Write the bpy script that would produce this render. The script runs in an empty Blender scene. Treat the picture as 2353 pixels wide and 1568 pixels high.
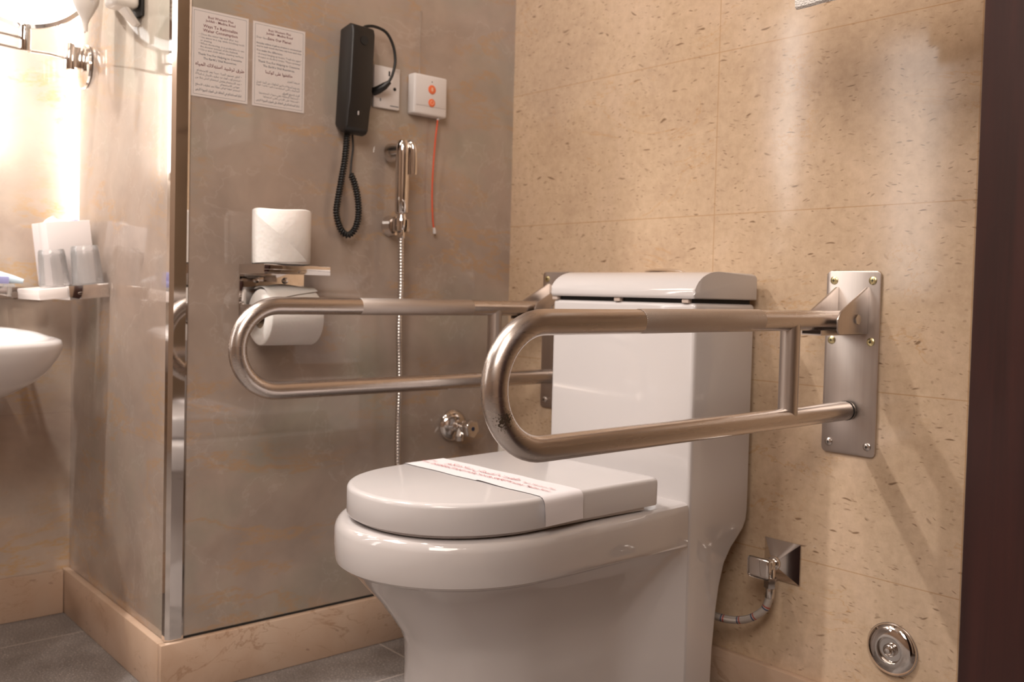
import bpy, bmesh, math, random
from math import sin, cos, pi, radians, sqrt, copysign
from mathutils import Vector, Matrix, noise
random.seed(4)
SC = bpy.context.scene
COL = SC.collection

# ------------------------------------------------------------------ helpers
def V(*a): return Vector(a)

def empty(name, loc, label=None, cat=None, group=None, kind=None):
    o = bpy.data.objects.new(name, None)
    o.empty_display_size = 0.02
    COL.objects.link(o); o.location = loc
    tag(o, label, cat, group, kind)
    return o

def tag(o, label=None, cat=None, group=None, kind=None):
    if label: o['label'] = label
    if cat: o['category'] = cat
    if group: o['group'] = group
    if kind: o['kind'] = kind
    return o

def wloc(o):
    p = Vector((0, 0, 0))
    while o is not None:
        p += Vector(o.location); o = o.parent
    return p

def obj(name, bm, mats, parent=None, loc=None, smooth=40, M=None):
    """bm holds world coordinates; link it as one mesh object"""
    if M is not None: bmesh.ops.transform(bm, matrix=M, verts=bm.verts)
    base = wloc(parent) if parent else (Vector(loc) if loc else Vector((0, 0, 0)))
    bmesh.ops.translate(bm, verts=bm.verts, vec=-base)
    bmesh.ops.recalc_face_normals(bm, faces=bm.faces)
    me = bpy.data.meshes.new(name)
    bm.to_mesh(me); bm.free()
    if not isinstance(mats, (list, tuple)): mats = [mats]
    for m in mats: me.materials.append(m)
    if smooth:
        for p in me.polygons: p.use_smooth = True
        me.set_sharp_from_angle(angle=radians(smooth))
    o = bpy.data.objects.new(name, me)
    COL.objects.link(o)
    if parent: o.parent = parent
    elif loc: o.location = loc
    return o

def BM(): return bmesh.new()

def box(bm, x0, x1, y0, y1, z0, z1, bev=0.0, seg=2, mat=0):
    t = bmesh.new()
    vs = [t.verts.new(c) for c in [(x0,y0,z0),(x1,y0,z0),(x1,y1,z0),(x0,y1,z0),(x0,y0,z1),(x1,y0,z1),(x1,y1,z1),(x0,y1,z1)]]
    for f in [(0,3,2,1),(4,5,6,7),(0,1,5,4),(1,2,6,5),(2,3,7,6),(3,0,4,7)]:
        t.faces.new([vs[i] for i in f])
    if bev > 0:
        bmesh.ops.bevel(t, geom=list(t.edges), offset=bev, segments=seg, profile=0.5, affect='EDGES')
    merge(bm, t, mat)

def merge(bm, t, mat=0):
    off = {}
    for v in t.verts: off[v] = bm.verts.new(v.co)
    for f in t.faces:
        try:
            nf = bm.faces.new([off[v] for v in f.verts]); nf.material_index = mat
        except ValueError: pass
    t.free()

def frame_to(axis):
    a = Vector(axis).normalized()
    u = a.orthogonal().normalized(); w = a.cross(u)
    return a, u, w

def lathe(bm, prof, origin, axis=(0,0,1), seg=40, mat=0, cap=True, sx=1.0):
    """prof: (r, h) list along axis"""
    a, u, w = frame_to(axis); o = Vector(origin)
    rings = []
    for r, h in prof:
        if r < 1e-6: rings.append([bm.verts.new(o + a*h)])
        else: rings.append([bm.verts.new(o + a*h + (u*cos(2*pi*i/seg)*sx + w*sin(2*pi*i/seg))*r) for i in range(seg)])
    for A, B in zip(rings, rings[1:]):
        for i in range(seg):
            j = (i+1) % seg
            if len(A) == 1 and len(B) == 1: continue
            if len(A) == 1: q = [A[0], B[i], B[j]]
            elif len(B) == 1: q = [A[i], A[j], B[0]]
            else: q = [A[i], A[j], B[j], B[i]]
            f = bm.faces.new(q); f.material_index = mat
    if cap:
        for R in (rings[0], rings[-1]):
            if len(R) > 2:
                f = bm.faces.new(R); f.material_index = mat

def cyl(bm, p0, p1, r, r2=None, seg=32, mat=0, bev=0.0):
    p0, p1 = Vector(p0), Vector(p1); L = (p1-p0).length; r2 = r if r2 is None else r2
    if bev: prof = [(r-bev,0),(r-bev*.3,bev*.3),(r,bev),(r2,L-bev),(r2-bev*.3,L-bev*.3),(r2-bev,L)]
    else: prof = [(r,0),(r2,L)]
    lathe(bm, prof, p0, p1-p0, seg, mat)

def tube(bm, pts, r, seg=14, mat=0, cap=True, closed=False):
    """swept tube, r scalar or list"""
    pts = [Vector(p) for p in pts]; n = len(pts)
    rs = r if isinstance(r, (list, tuple)) else [r]*n
    prev = None; rings = []
    for i in range(n):
        if closed: t = (pts[(i+1) % n]-pts[i-1])
        else: t = pts[min(i+1, n-1)]-pts[max(i-1, 0)]
        t.normalize()
        if prev is None: u = t.orthogonal().normalized()
        else:
            u = prev - t*prev.dot(t)
            u = u.normalized() if u.length > 1e-9 else t.orthogonal().normalized()
        prev = u; w = t.cross(u)
        rings.append([bm.verts.new(pts[i]+(u*cos(2*pi*k/seg)+w*sin(2*pi*k/seg))*rs[i]) for k in range(seg)])
    m = n if closed else n-1
    for i in range(m):
        A, B = rings[i], rings[(i+1) % n]
        for k in range(seg):
            l = (k+1) % seg
            f = bm.faces.new([A[k], A[l], B[l], B[k]]); f.material_index = mat
    if cap and not closed:
        for R in (rings[0], rings[-1]):
            f = bm.faces.new(R); f.material_index = mat

def prism(bm, poly, ext, bev=0.0, seg=2, mat=0):
    """poly: 3D planar points; ext: extrusion vector"""
    t = bmesh.new(); e = Vector(ext)
    A = [t.verts.new(Vector(p)) for p in poly]; B = [t.verts.new(Vector(p)+e) for p in poly]
    n = len(A)
    t.faces.new(A); t.faces.new(B[::-1])
    for i in range(n): t.faces.new([A[i], B[i], B[(i+1) % n], A[(i+1) % n]])
    bmesh.ops.recalc_face_normals(t, faces=t.faces)
    if bev > 0:
        es = [x for x in t.edges if len(x.link_faces) == 2 and x.calc_face_angle(0) > radians(30)]
        bmesh.ops.bevel(t, geom=es, offset=bev, segments=seg, profile=0.5, affect='EDGES')
    merge(bm, t, mat)

def loft(bm, loops, capA=True, capB=True, mat=0):
    rings = [[bm.verts.new(p) for p in L] for L in loops]
    n = len(rings[0])
    for A, B in zip(rings, rings[1:]):
        for i in range(n):
            j = (i+1) % n
            f = bm.faces.new([A[i], A[j], B[j], B[i]]); f.material_index = mat
    if capA: bm.faces.new(rings[0]).material_index = mat
    if capB: bm.faces.new(rings[-1][::-1]).material_index = mat

def spline(pts, n=8):
    P = [Vector(p) for p in pts]; out = []
    for i in range(len(P)-1):
        a = P[max(i-1, 0)]; b = P[i]; c = P[i+1]; d = P[min(i+2, len(P)-1)]
        for k in range(n):
            t = k/n
            out.append(0.5*((2*b)+(c-a)*t+(2*a-5*b+4*c-d)*t*t+(3*b-a-3*c+d)*t**3))
    out.append(P[-1]); return out

def resample(pts, step):
    out = [pts[0].copy()]; acc = 0.0
    for a, b in zip(pts, pts[1:]):
        L = (b-a).length
        while L > 0 and acc + L >= step:
            a = a + (b-a)*((step-acc)/L); out.append(a.copy()); L = (b-a).length; acc = 0.0
        acc += L
    return out

def coil(path, R, pitch, per=10):
    """helix round a path"""
    pts = resample(path, pitch/per); out = []; prev = None
    for i, p in enumerate(pts):
        t = (pts[min(i+1, len(pts)-1)]-pts[max(i-1, 0)]).normalized()
        u = t.orthogonal().normalized() if prev is None else (prev - t*prev.dot(t)).normalized()
        prev = u; w = t.cross(u); a = 2*pi*i/per
        out.append(p+(u*cos(a)+w*sin(a))*R)
    return out

# ------------------------------------------------------------------ materials
MATS = {}
def pmat(name, color, rough=0.5, metal=0.0, **kw):
    m = bpy.data.materials.new(name); m.use_nodes = True
    b = m.node_tree.nodes['Principled BSDF']
    b.inputs['Base Color'].default_value = (*color, 1)
    b.inputs['Roughness'].default_value = rough
    b.inputs['Metallic'].default_value = metal
    for k, v in kw.items():
        b.inputs[k].default_value = v
    return m

class NG:
    def __init__(s, name):
        s.m = bpy.data.materials.new(name); s.m.use_nodes = True
        s.t = s.m.node_tree; s.b = s.t.nodes['Principled BSDF']
        s.tc = s.n('ShaderNodeTexCoord')
    def n(s, ty, **kw):
        x = s.t.nodes.new(ty)
        for k, v in kw.items(): setattr(x, k, v)
        return x
    def l(s, a, b): s.t.links.new(a, b)
    def val(s, x, inp, v):
        if hasattr(v, 'is_output') or isinstance(v, bpy.types.NodeSocket): s.l(v, x.inputs[inp])
        else: x.inputs[inp].default_value = v
    def math(s, op, a, b=None, c=None):
        x = s.n('ShaderNodeMath', operation=op)
        for i, v in enumerate((a, b, c)):
            if v is not None: s.val(x, i, v)
        return x.outputs[0]
    def map(s, vec, loc=(0,0,0), rot=(0,0,0), scale=(1,1,1)):
        x = s.n('ShaderNodeMapping'); s.l(vec, x.inputs[0])
        x.inputs[1].default_value = loc; x.inputs[2].default_value = rot; x.inputs[3].default_value = scale
        return x.outputs[0]
    def noise(s, vec, scale, detail=4, rough=0.5, dist=0.0):
        x = s.n('ShaderNodeTexNoise'); s.l(vec, x.inputs['Vector'])
        x.inputs['Scale'].default_value = scale; x.inputs['Detail'].default_value = detail
        x.inputs['Roughness'].default_value = rough; x.inputs['Distortion'].default_value = dist
        return x
    def voro(s, vec, scale, feat='F1'):
        x = s.n('ShaderNodeTexVoronoi', feature=feat); s.l(vec, x.inputs['Vector'])
        x.inputs['Scale'].default_value = scale; return x
    def ramp(s, f, stops):
        x = s.n('ShaderNodeValToRGB'); s.l(f, x.inputs[0]); e = x.color_ramp.elements
        while len(e) < len(stops): e.new(0.5)
        for i, (p, c) in enumerate(stops):
            e[i].position = p; e[i].color = (*c, 1) if len(c) == 3 else c
        return x.outputs[0]
    def mix(s, f, a, b, mode='MIX'):
        x = s.n('ShaderNodeMix', data_type='RGBA', blend_type=mode)
        for i, v in ((0, f), (6, a), (7, b)):
            if isinstance(v, bpy.types.NodeSocket): s.l(v, x.inputs[i])
            else: x.inputs[i].default_value = v if i == 0 else (*v, 1)
        return x.outputs[2]
    def sep(s, vec):
        x = s.n('ShaderNodeSeparateXYZ'); s.l(vec, x.inputs[0]); return x.outputs
    def bump(s, h, strength, dist=0.001):
        x = s.n('ShaderNodeBump'); s.l(h, x.inputs['Height'])
        x.inputs['Strength'].default_value = strength; x.inputs['Distance'].default_value = dist
        s.l(x.outputs[0], s.b.inputs['Normal'])
        return x
    def line(s, coord, period, offset, width):
        """1 inside a joint line of given width"""
        a = s.math('SUBTRACT', coord, offset)
        a = s.math('DIVIDE', a, period)
        a = s.math('SUBTRACT', a, s.math('ROUND', a))
        a = s.math('ABSOLUTE', a)
        return s.math('LESS_THAN', a, width/2/period)

def mk_marble(name, base, light, vein, joints, rough=0.045, green=(0.40,0.37,0.31)):
    g = NG(name); co = g.tc.outputs['Object']
    n1 = g.noise(co, 3.2, 5, 0.55, 0.6)
    n2 = g.noise(g.map(co, loc=(3,1,7)), 9.0, 4, 0.6, 0.4)
    c = g.ramp(n1.outputs[0], [(0.32, base), (0.50, light), (0.70, green)])
    c2 = g.ramp(n2.outputs[0], [(0.35, (0.90,0.90,0.90)), (0.65, (1.06,1.04,1.02))])
    c = g.mix(1.0, c, c2, 'MULTIPLY')
    # thin ochre veins
    wn = g.noise(g.map(co, loc=(5,2,1), rot=(0.5,0.3,0.2), scale=(1,.8,2.3)), 2.6, 8, 0.68, 0.25)
    d = g.math('ABSOLUTE', g.math('SUBTRACT', wn.outputs[0], 0.5))
    vf = g.ramp(d, [(0.0, (0.75,0.75,0.75)), (0.009, (0.40,0.40,0.40)), (0.032, (0,0,0))])
    msk = g.noise(g.map(co, loc=(9,4,2)), 3.1, 2)
    mk = g.ramp(msk.outputs[0], [(0.42, (0,0,0)), (0.56, (1,1,1))])
    vf = g.mix(1.0, vf, mk, 'MULTIPLY')
    c = g.mix(vf, c, vein)
    # pale fine veins
    wn2 = g.noise(g.map(co, loc=(1,8,3), rot=(0.9,0.1,0.5)), 5.0, 5, 0.6, 0.3)
    d2 = g.math('ABSOLUTE', g.math('SUBTRACT', wn2.outputs[0], 0.5))
    vf2 = g.ramp(d2, [(0.0, (0.10,0.10,0.10)), (0.01, (0,0,0))])
    c = g.mix(vf2, c, (0.75,0.66,0.58))
    if joints is not None:
        s = g.sep(co); z = s[2]
        j = g.line(z, joints[0], joints[1], 0.0012)
        c = g.mix(g.math('MULTIPLY', j, 0.35), c, (0.32,0.24,0.18))
    g.l(c, g.b.inputs['Base Color'])
    g.b.inputs['Roughness'].default_value = rough
    g.b.inputs['Specular IOR Level'].default_value = 0.6
    wav = g.noise(co, 5.0, 1)
    g.bump(wav.outputs[0], 0.03, 0.004)
    return g.m

def mk_limestone():
    g = NG('fossil limestone tile'); co = g.tc.outputs['Object']
    n1 = g.noise(co, 4.0, 5, 0.6, 0.5)
    c = g.ramp(n1.outputs[0], [(0.30, (0.51,0.36,0.245)), (0.5, (0.60,0.435,0.295)), (0.72, (0.65,0.475,0.345))])
    n2 = g.noise(g.map(co, loc=(2,2,9)), 60.0, 4, 0.7)
    c = g.mix(1.0, c, g.ramp(n2.outputs[0], [(0.3, (0.86,0.84,0.82)), (0.7, (1.07,1.07,1.06))]), 'MULTIPLY')
    # per tile tint
    s = g.sep(co)
    # flecks : stretched voronoi cells, warped
    wv = g.noise(co, 14.0, 2)
    warp = g.n('ShaderNodeVectorMath', operation='ADD'); sc = g.n('ShaderNodeVectorMath', operation='SCALE')
    g.l(wv.outputs[1], sc.inputs[0]); sc.inputs['Scale'].default_value = 0.05
    g.l(co, warp.inputs[0]); g.l(sc.outputs[0], warp.inputs[1]); wc = warp.outputs[0]
    tot = None
    for k, (ry, scx, scz, S, thr, keep, amt) in enumerate([(0.6, 1.0, 4.2, 20, 0.18, 0.50, .85), (-0.35, 1.0, 3.8, 31, 0.17, 0.42, 0.8), (1.2, 1.0, 4.0, 27, 0.16, 0.45, 0.8), (0.1, 1.0, 1.9, 62, 0.24, 0.48, 0.65), (-0.9, 1.0, 3.6, 24, 0.15, 0.5, 0.8), (0.35, 1.0, 4.0, 46, 0.19, 0.42, 0.75)]):
        v = g.voro(g.map(wc, loc=(k*3.3, 0.013*k, k*1.7), rot=(0, ry, 0), scale=(scx, 0.001, scz)), S)
        inside = g.ramp(v.outputs['Distance'], [(thr*0.55, (1,1,1)), (thr, (0,0,0))])
        cs = g.sep(v.outputs['Color'])
        kp = g.math('GREATER_THAN', cs[0], keep)
        f = g.math('MULTIPLY', g.math('MULTIPLY', inside, kp), g.math('MULTIPLY', cs[1], amt))
        tot = f if tot is None else g.math('MAXIMUM', tot, f)
    c = g.mix(tot, c, (0.17,0.095,0.05))
    # ochre veins
    wn = g.noise(g.map(co, loc=(5,2,1), rot=(0,0.4,0), scale=(1,1,2.4)), 3.0, 6, 0.65, 0.8)
    d = g.math('ABSOLUTE', g.math('SUBTRACT', wn.outputs[0], 0.5))
    vf = g.ramp(d, [(0.0, (0.5,0.5,0.5)), (0.008, (0,0,0))])
    mk = g.ramp(g.noise(g.map(co, loc=(7,0,2)), 5, 2).outputs[0], [(0.52, (0,0,0)), (0.6, (1,1,1))])
    c = g.mix(g.mix(1.0, vf, mk, 'MULTIPLY'), c, (0.50,0.27,0.10))
    jh = g.line(s[2], 0.3, 0.0, 0.0016); jv = g.math('MULTIPLY', g.line(s[0], 0.475, 0.5815, 0.0018), g.math('GREATER_THAN', s[0], 0.3))
    j = g.math('MAXIMUM', jh, jv)
    c = g.mix(g.math('MULTIPLY', j, 0.6), c, (0.40,0.22,0.09))
    g.l(c, g.b.inputs['Base Color'])
    g.b.inputs['Roughness'].default_value = 0.11
    g.b.inputs['Specular IOR Level'].default_value = 0.45
    g.bump(g.noise(co, 4.0, 1).outputs[0], 0.12, 0.004)
    return g.m

def mk_skirting():
    g = NG('cream marble skirting'); co = g.tc.outputs['Object']
    n1 = g.noise(co, 6.0, 5, 0.6, 0.5)
    c = g.ramp(n1.outputs[0], [(0.3, (0.46,0.30,0.20)), (0.5, (0.56,0.39,0.28)), (0.72, (0.60,0.45,0.34))])
    for k, (S, w, col) in enumerate([(3.6, 0.012, (0.30,0.16,0.08)), (7.0, 0.007, (0.36,0.20,0.10))]):
        wn = g.noise(g.map(co, loc=(3*k,2,1), rot=(0.7,0.3*k,0.4), scale=(1,1,1.6)), S, 6, 0.6, 1.0)
        d = g.math('ABSOLUTE', g.math('SUBTRACT', wn.outputs[0], 0.5))
        vf = g.ramp(d, [(0.0, (0.55,0.55,0.55)), (w, (0,0,0))])
        mk = g.ramp(g.noise(g.map(co, loc=(7,k,2)), 6, 2).outputs[0], [(0.48, (0,0,0)), (0.58, (1,1,1))])
        c = g.mix(g.mix(1.0, vf, mk, 'MULTIPLY'), c, col)
    wv = g.noise(co, 20, 2); sc = g.n('ShaderNodeVectorMath', operation='SCALE'); sc.inputs['Scale'].default_value = 0.03
    ad = g.n('ShaderNodeVectorMath', operation='ADD'); g.l(wv.outputs[1], sc.inputs[0]); g.l(co, ad.inputs[0]); g.l(sc.outputs[0], ad.inputs[1])
    v = g.voro(g.map(ad.outputs[0], rot=(0.6,0.5,0), scale=(1,1,3)), 20)
    cs = g.sep(v.outputs['Color'])
    f = g.math('MULTIPLY', g.math('MULTIPLY', g.math('LESS_THAN', v.outputs['Distance'], 0.13), g.math('GREATER_THAN', cs[0], 0.75)), 0.5)
    c = g.mix(f, c, (0.24,0.14,0.09))
    g.l(c, g.b.inputs['Base Color']); g.b.inputs['Roughness'].default_value = 0.3
    return g.m

def mk_floor():
    g = NG('grey floor tile'); co = g.tc.outputs['Object']
    n1 = g.noise(co, 9.0, 6, 0.65)
    n2 = g.noise(co, 260.0, 3, 0.8)
    c = g.ramp(n1.outputs[0], [(0.3, (0.15,0.132,0.124)), (0.7, (0.27,0.24,0.225))])
    c = g.mix(1.0, c, g.ramp(n2.outputs[0], [(0.42, (0.75,0.75,0.75)), (0.58, (1.1,1.1,1.1)), (0.66, (2.6,2.5,2.4))]), 'MULTIPLY')
    s = g.sep(co)
    j = g.math('MAXIMUM', g.line(s[0], 0.6, -0.425, 0.0035), g.line(s[1], 1.2, -0.348, 0.0035))
    c = g.mix(j, c, (0.42,0.36,0.32))
    g.l(c, g.b.inputs['Base Color'])
    g.l(g.ramp(n1.outputs[0], [(0.3,(0.35,0.35,0.35)),(0.7,(0.5,0.5,0.5))]), g.b.inputs['Roughness'])
    g.bump(g.math('ADD', n2.outputs[0], g.math('MULTIPLY', j, -1.0)), 0.5, 0.0008)
    return g.m

def mk_wood():
    g = NG('dark mahogany wood'); co = g.tc.outputs['Object']
    n = g.noise(g.map(co, scale=(40,40,2.2)), 1.0, 6, 0.65, 0.6)
    c = g.ramp(n.outputs[0], [(0.3, (0.014,0.004,0.0035)), (0.6, (0.034,0.009,0.0075)), (0.8, (0.048,0.014,0.011))])
    g.l(c, g.b.inputs['Base Color']); g.b.inputs['Roughness'].default_value = 0.5; g.b.inputs['Specular IOR Level'].default_value = 0.3
    g.bump(n.outputs[0], 0.25, 0.0006)
    return g.m

def mk_steel(name, dirn, rough=0.26, knurl=False, patch=None):
    g = NG(name); co = g.tc.outputs['Object']
    n = g.noise(g.map(co, scale=dirn), 1.0, 3, 0.6)
    c = g.ramp(n.outputs[0], [(0.35, (0.56,0.50,0.465)), (0.65, (0.59,0.53,0.49))])
    g.b.inputs['Metallic'].default_value = 1.0
    r = g.ramp(n.outputs[0], [(0.3, (rough*0.95,)*3), (0.7, (rough*1.06,)*3)])
    if patch:
        # worn dull patch round a spot, in object coordinates
        d = g.n('ShaderNodeVectorMath', operation='DISTANCE'); g.l(co, d.inputs[0]); d.inputs[1].default_value = patch[:3]
        f = g.ramp(d.outputs['Value'], [(patch[3]*0.3, (1,1,1)), (patch[3], (0,0,0))])
        pn = g.noise(co, 420, 3, 0.7).outputs[0]
        f = g.math('MULTIPLY', g.math('GREATER_THAN', g.math('ADD', pn, g.math('MULTIPLY', f, 0.22)), 0.66), g.math('GREATER_THAN', f, 0.02))
        c = g.mix(f, c, (0.10,0.075,0.055)); r = g.mix(f, r, (0.7,0.7,0.7))
    g.l(c, g.b.inputs['Base Color']); g.l(r, g.b.inputs['Roughness'])
    if knurl:
        s = g.sep(co)
        a = g.math('SINE', g.math('MULTIPLY', g.math('ADD', s[1], s[2]), 2600.0)); b = g.math('SINE', g.math('MULTIPLY', g.math('SUBTRACT', s[1], s[2]), 2600.0))
        g.bump(g.math('MAXIMUM', a, b), 0.5, 0.0003)
    
    return g.m

def mk_tissue():
    g = NG('soft white tissue'); co = g.tc.outputs['Object']
    g.b.inputs['Base Color'].default_value = (0.80,0.75,0.71,1); g.b.inputs['Roughness'].default_value = 0.95
    v = g.voro(co, 150, 'SMOOTH_F1'); n = g.noise(co, 45, 3)
    g.bump(g.math('ADD', v.outputs['Distance'], n.outputs[0]), 0.35, 0.0012)
    g.b.inputs['Subsurface Weight'].default_value = 0.05
    return g.m

def mk_terry():
    g = NG('white terry towelling'); co = g.tc.outputs['Object']
    g.b.inputs['Base Color'].default_value = (0.82,0.78,0.74,1); g.b.inputs['Roughness'].default_value = 1.0
    g.bump(g.voro(co, 420).outputs['Distance'], 0.9, 0.0018)
    return g.m

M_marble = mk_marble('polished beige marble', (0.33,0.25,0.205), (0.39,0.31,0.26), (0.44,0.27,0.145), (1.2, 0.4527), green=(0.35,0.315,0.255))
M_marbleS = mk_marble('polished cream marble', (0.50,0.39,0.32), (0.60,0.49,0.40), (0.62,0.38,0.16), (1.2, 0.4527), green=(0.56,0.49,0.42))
M_lime = mk_limestone(); M_skirt = mk_skirting(); M_floor = mk_floor(); M_wood = mk_wood()
M_plaster = pmat('warm white plaster', (0.66,0.57,0.48), 0.9)
M_roomw = pmat('beige painted wall', (0.40,0.28,0.20), 0.6)
M_ceram = pmat('glazed white ceramic', (0.56,0.52,0.51), 0.07, **{'Coat Weight': 0.5, 'Coat Roughness': 0.03, 'Specular IOR Level': 0.5})
M_lid = pmat('white moulded plastic', (0.61,0.575,0.572), 0.12)
M_chrome = pmat('polished chrome', (0.74,0.70,0.67), 0.06, 1.0)
M_chrome2 = pmat('satin chrome', (0.62,0.58,0.55), 0.2, 1.0)
M_steelY = mk_steel('brushed steel tube', (60,4,60), 0.27)
M_steelW = mk_steel('worn brushed steel tube', (60,4,60), 0.27, patch=(0.012,-0.757,-0.037,0.015))
M_steelK = mk_steel('knurled steel tube', (300,6,300), 0.42, knurl=True)
M_steelP = mk_steel('brushed steel plate', (200,200,5), 0.33)
M_brass = pmat('yellow zinc screw', (0.75,0.66,0.36), 0.3, 1.0)
M_dark = pmat('dark gap', (0.01,0.009,0.008), 0.8)
M_black = pmat('black plastic', (0.008,0.007,0.007), 0.42)
M_blackr = pmat('black rubber cord', (0.006,0.006,0.006), 0.5)
M_wplast = pmat('white plastic', (0.74,0.70,0.69), 0.35)
M_wplast2 = pmat('cream white plastic', (0.80,0.74,0.68), 0.3)
M_orange = pmat('orange button', (0.85,0.17,0.06), 0.4)
M_orangel = pmat('pale orange mark', (0.95,0.50,0.33), 0.5)
M_cord = pmat('orange red cord', (0.72,0.10,0.04), 0.6)
M_wire = pmat('thin grey wire', (0.30,0.24,0.20), 0.5)
M_paper = pmat('white paper', (0.66,0.60,0.575), 0.7)
M_band = pmat('white paper band', (0.76,0.715,0.73), 0.75)
M_inkr = pmat('dark red ink', (0.17,0.045,0.05), 0.8)
M_inkk = pmat('grey ink', (0.14,0.15,0.17), 0.8)
M_inkp = pmat('pink red ink', (0.50,0.15,0.16), 0.8)
M_blue = pmat('dark blue dot', (0.01,0.02,0.06), 0.4)
M_tissue = mk_tissue(); M_terry = mk_terry()
M_card = pmat('brown card', (0.36,0.25,0.17), 0.9)
M_box = pmat('pale pink white card', (0.80,0.74,0.73), 0.55)
M_violet = pmat('violet blue card', (0.30,0.30,0.55), 0.5)
M_lblue = pmat('pale blue wrapper', (0.60,0.74,0.82), 0.4)
M_glass = pmat('clear glass', (1,1,1), 0.0, **{'Transmission Weight': 1.0, 'IOR': 1.45})
def mk_thin():
    m = bpy.data.materials.new('thin clear glass'); m.use_nodes = True; t = m.node_tree
    t.nodes.remove(t.nodes['Principled BSDF']); out = t.nodes['Material Output']
    tr = t.nodes.new('ShaderNodeBsdfTransparent'); tr.inputs[0].default_value = (.97,.96,.96,1)
    gl = t.nodes.new('ShaderNodeBsdfGlossy'); gl.inputs['Roughness'].default_value = .03; gl.inputs['Color'].default_value = (1,1,1,1)
    lw = t.nodes.new('ShaderNodeLayerWeight'); lw.inputs[0].default_value = .35
    mx = t.nodes.new('ShaderNodeMixShader'); t.links.new(lw.outputs['Fresnel'], mx.inputs[0]); t.links.new(tr.outputs[0], mx.inputs[1]); t.links.new(gl.outputs[0], mx.inputs[2])
    t.links.remove(out.inputs[0].links[0]) if out.inputs[0].links else None
    df = t.nodes.new('ShaderNodeBsdfDiffuse'); df.inputs[0].default_value = (.95,.93,.92,1); m2 = t.nodes.new('ShaderNodeMixShader'); m2.inputs[0].default_value = .20
    t.links.new(mx.outputs[0], m2.inputs[1]); t.links.new(df.outputs[0], m2.inputs[2]); mx = m2
    t.links.new(mx.outputs[0], out.inputs[0]); return m
M_thin = mk_thin()
M_mirror = pmat('mirror silver', (0.93,0.93,0.93), 0.02, 1.0)
def emis(name, col, st):
    m = pmat(name, (0.9,0.9,0.9), 0.5); b = m.node_tree.nodes['Principled BSDF']
    b.inputs['Emission Color'].default_value = (*col, 1); b.inputs['Emission Strength'].default_value = st
    return m
M_glow = emis('lit ring diffuser', (1.0,0.97,0.93), 1.3)
M_bar = emis('lit lamp diffuser', (1.0,0.96,0.92), 5.0)
M_lampL = emis('lit downlight lens', (1.0,0.90,0.78), 40.0)

def mk_hose():
    g = NG('braided steel hose'); co = g.tc.outputs['UV']
    s = g.sep(co)
    f1 = g.line(s[0], 0.030, 0.006, 0.0022); f2 = g.line(s[0], 0.030, 0.010, 0.0022)
    g.b.inputs['Metallic'].default_value = 0.6; g.b.inputs['Roughness'].default_value = 0.35
    sp = g.math('MAXIMUM', g.math('SINE', g.math('MULTIPLY', g.math('ADD', s[0], s[1]), 2400.0)), g.math('SINE', g.math('MULTIPLY', g.math('SUBTRACT', s[0], s[1]), 2400.0)))
    c = g.mix(f1, (0.52,0.47,0.43), (0.45,0.06,0.05)); c = g.mix(f2, c, (0.03,0.05,0.14))
    g.l(c, g.b.inputs['Base Color']); g.bump(sp, 0.5, 0.0004)
    return g.m
M_hose = mk_hose()

# ------------------------------------------------------------------ text
FONTCU = []
def text_bm(lines, wmax=None):
    """lines: (text, size, x, y, align, bold, matindex); returns bmesh in the XY plane"""
    bm = bmesh.new(); dg = bpy.context.evaluated_depsgraph_get()
    for (tx, size, x, y, al, bold, mi) in lines:
        cu = bpy.data.curves.new('t', 'FONT'); cu.body = tx; cu.size = size; cu.align_x = al
        cu.resolution_u = 1; cu.fill_mode = 'FRONT'; cu.dimensions = '2D'
        cu.offset = size*0.012 if bold else 0.0
        o = bpy.data.objects.new('t', cu); COL.objects.link(o)
        dg = bpy.context.evaluated_depsgraph_get(); dg.update()
        me = o.evaluated_get(dg).to_mesh()
        xs = [v.co.x for v in me.vertices] or [0, 1]
        room = 1e9 if wmax is None else (wmax if al == 'CENTER' else wmax-x+.006 if al == 'LEFT' else x-.008)
        k = min(1.0, room/max(1e-6, max(xs)-min(xs)))
        vs = [bm.verts.new((v.co.x*k+x, v.co.y+y, 0)) for v in me.vertices]
        for p in me.polygons:
            try:
                f = bm.faces.new([vs[i] for i in p.vertices]); f.material_index = mi
            except ValueError: pass
        o.evaluated_get(dg).to_mesh_clear()
        bpy.data.objects.remove(o); bpy.data.curves.remove(cu)
    return bm

# Arabic shaping: letter -> (isolated, final, initial, medial)
AR = {}
def _ar():
    base = 0xFE8D
    dual = 'بتثجحخسشصضطظعغفقكلمنهي'
    tbl = {'ا':(0xFE8D,0xFE8E), 'أ':(0xFE83,0xFE84), 'إ':(0xFE87,0xFE88), 'آ':(0xFE81,0xFE82), 'د':(0xFEA9,0xFEAA), 'ذ':(0xFEAB,0xFEAC), 'ر':(0xFEAD,0xFEAE), 'ز':(0xFEAF,0xFEB0), 'و':(0xFEED,0xFEEE), 'ة':(0xFE93,0xFE94), 'ى':(0xFEEF,0xFEF0), 'ء':(0xFE80,0xFE80), 'ؤ':(0xFE85,0xFE86)}
    for k, v in tbl.items(): AR[k] = (v[0], v[1], None, None)
    st = {'ب':0xFE8F,'ت':0xFE95,'ث':0xFE99,'ج':0xFE9D,'ح':0xFEA1,'خ':0xFEA5,'س':0xFEB1,'ش':0xFEB5,'ص':0xFEB9,'ض':0xFEBD,'ط':0xFEC1,'ظ':0xFEC5,'ع':0xFEC9,'غ':0xFECD,'ف':0xFED1,'ق':0xFED5,'ك':0xFED9,'ل':0xFEDD,'م':0xFEE1,'ن':0xFEE5,'ه':0xFEE9,'ي':0xFEF1,'ئ':0xFE89}
    for k, v in st.items(): AR[k] = (v, v+1, v+2, v+3)
_ar()
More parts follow.
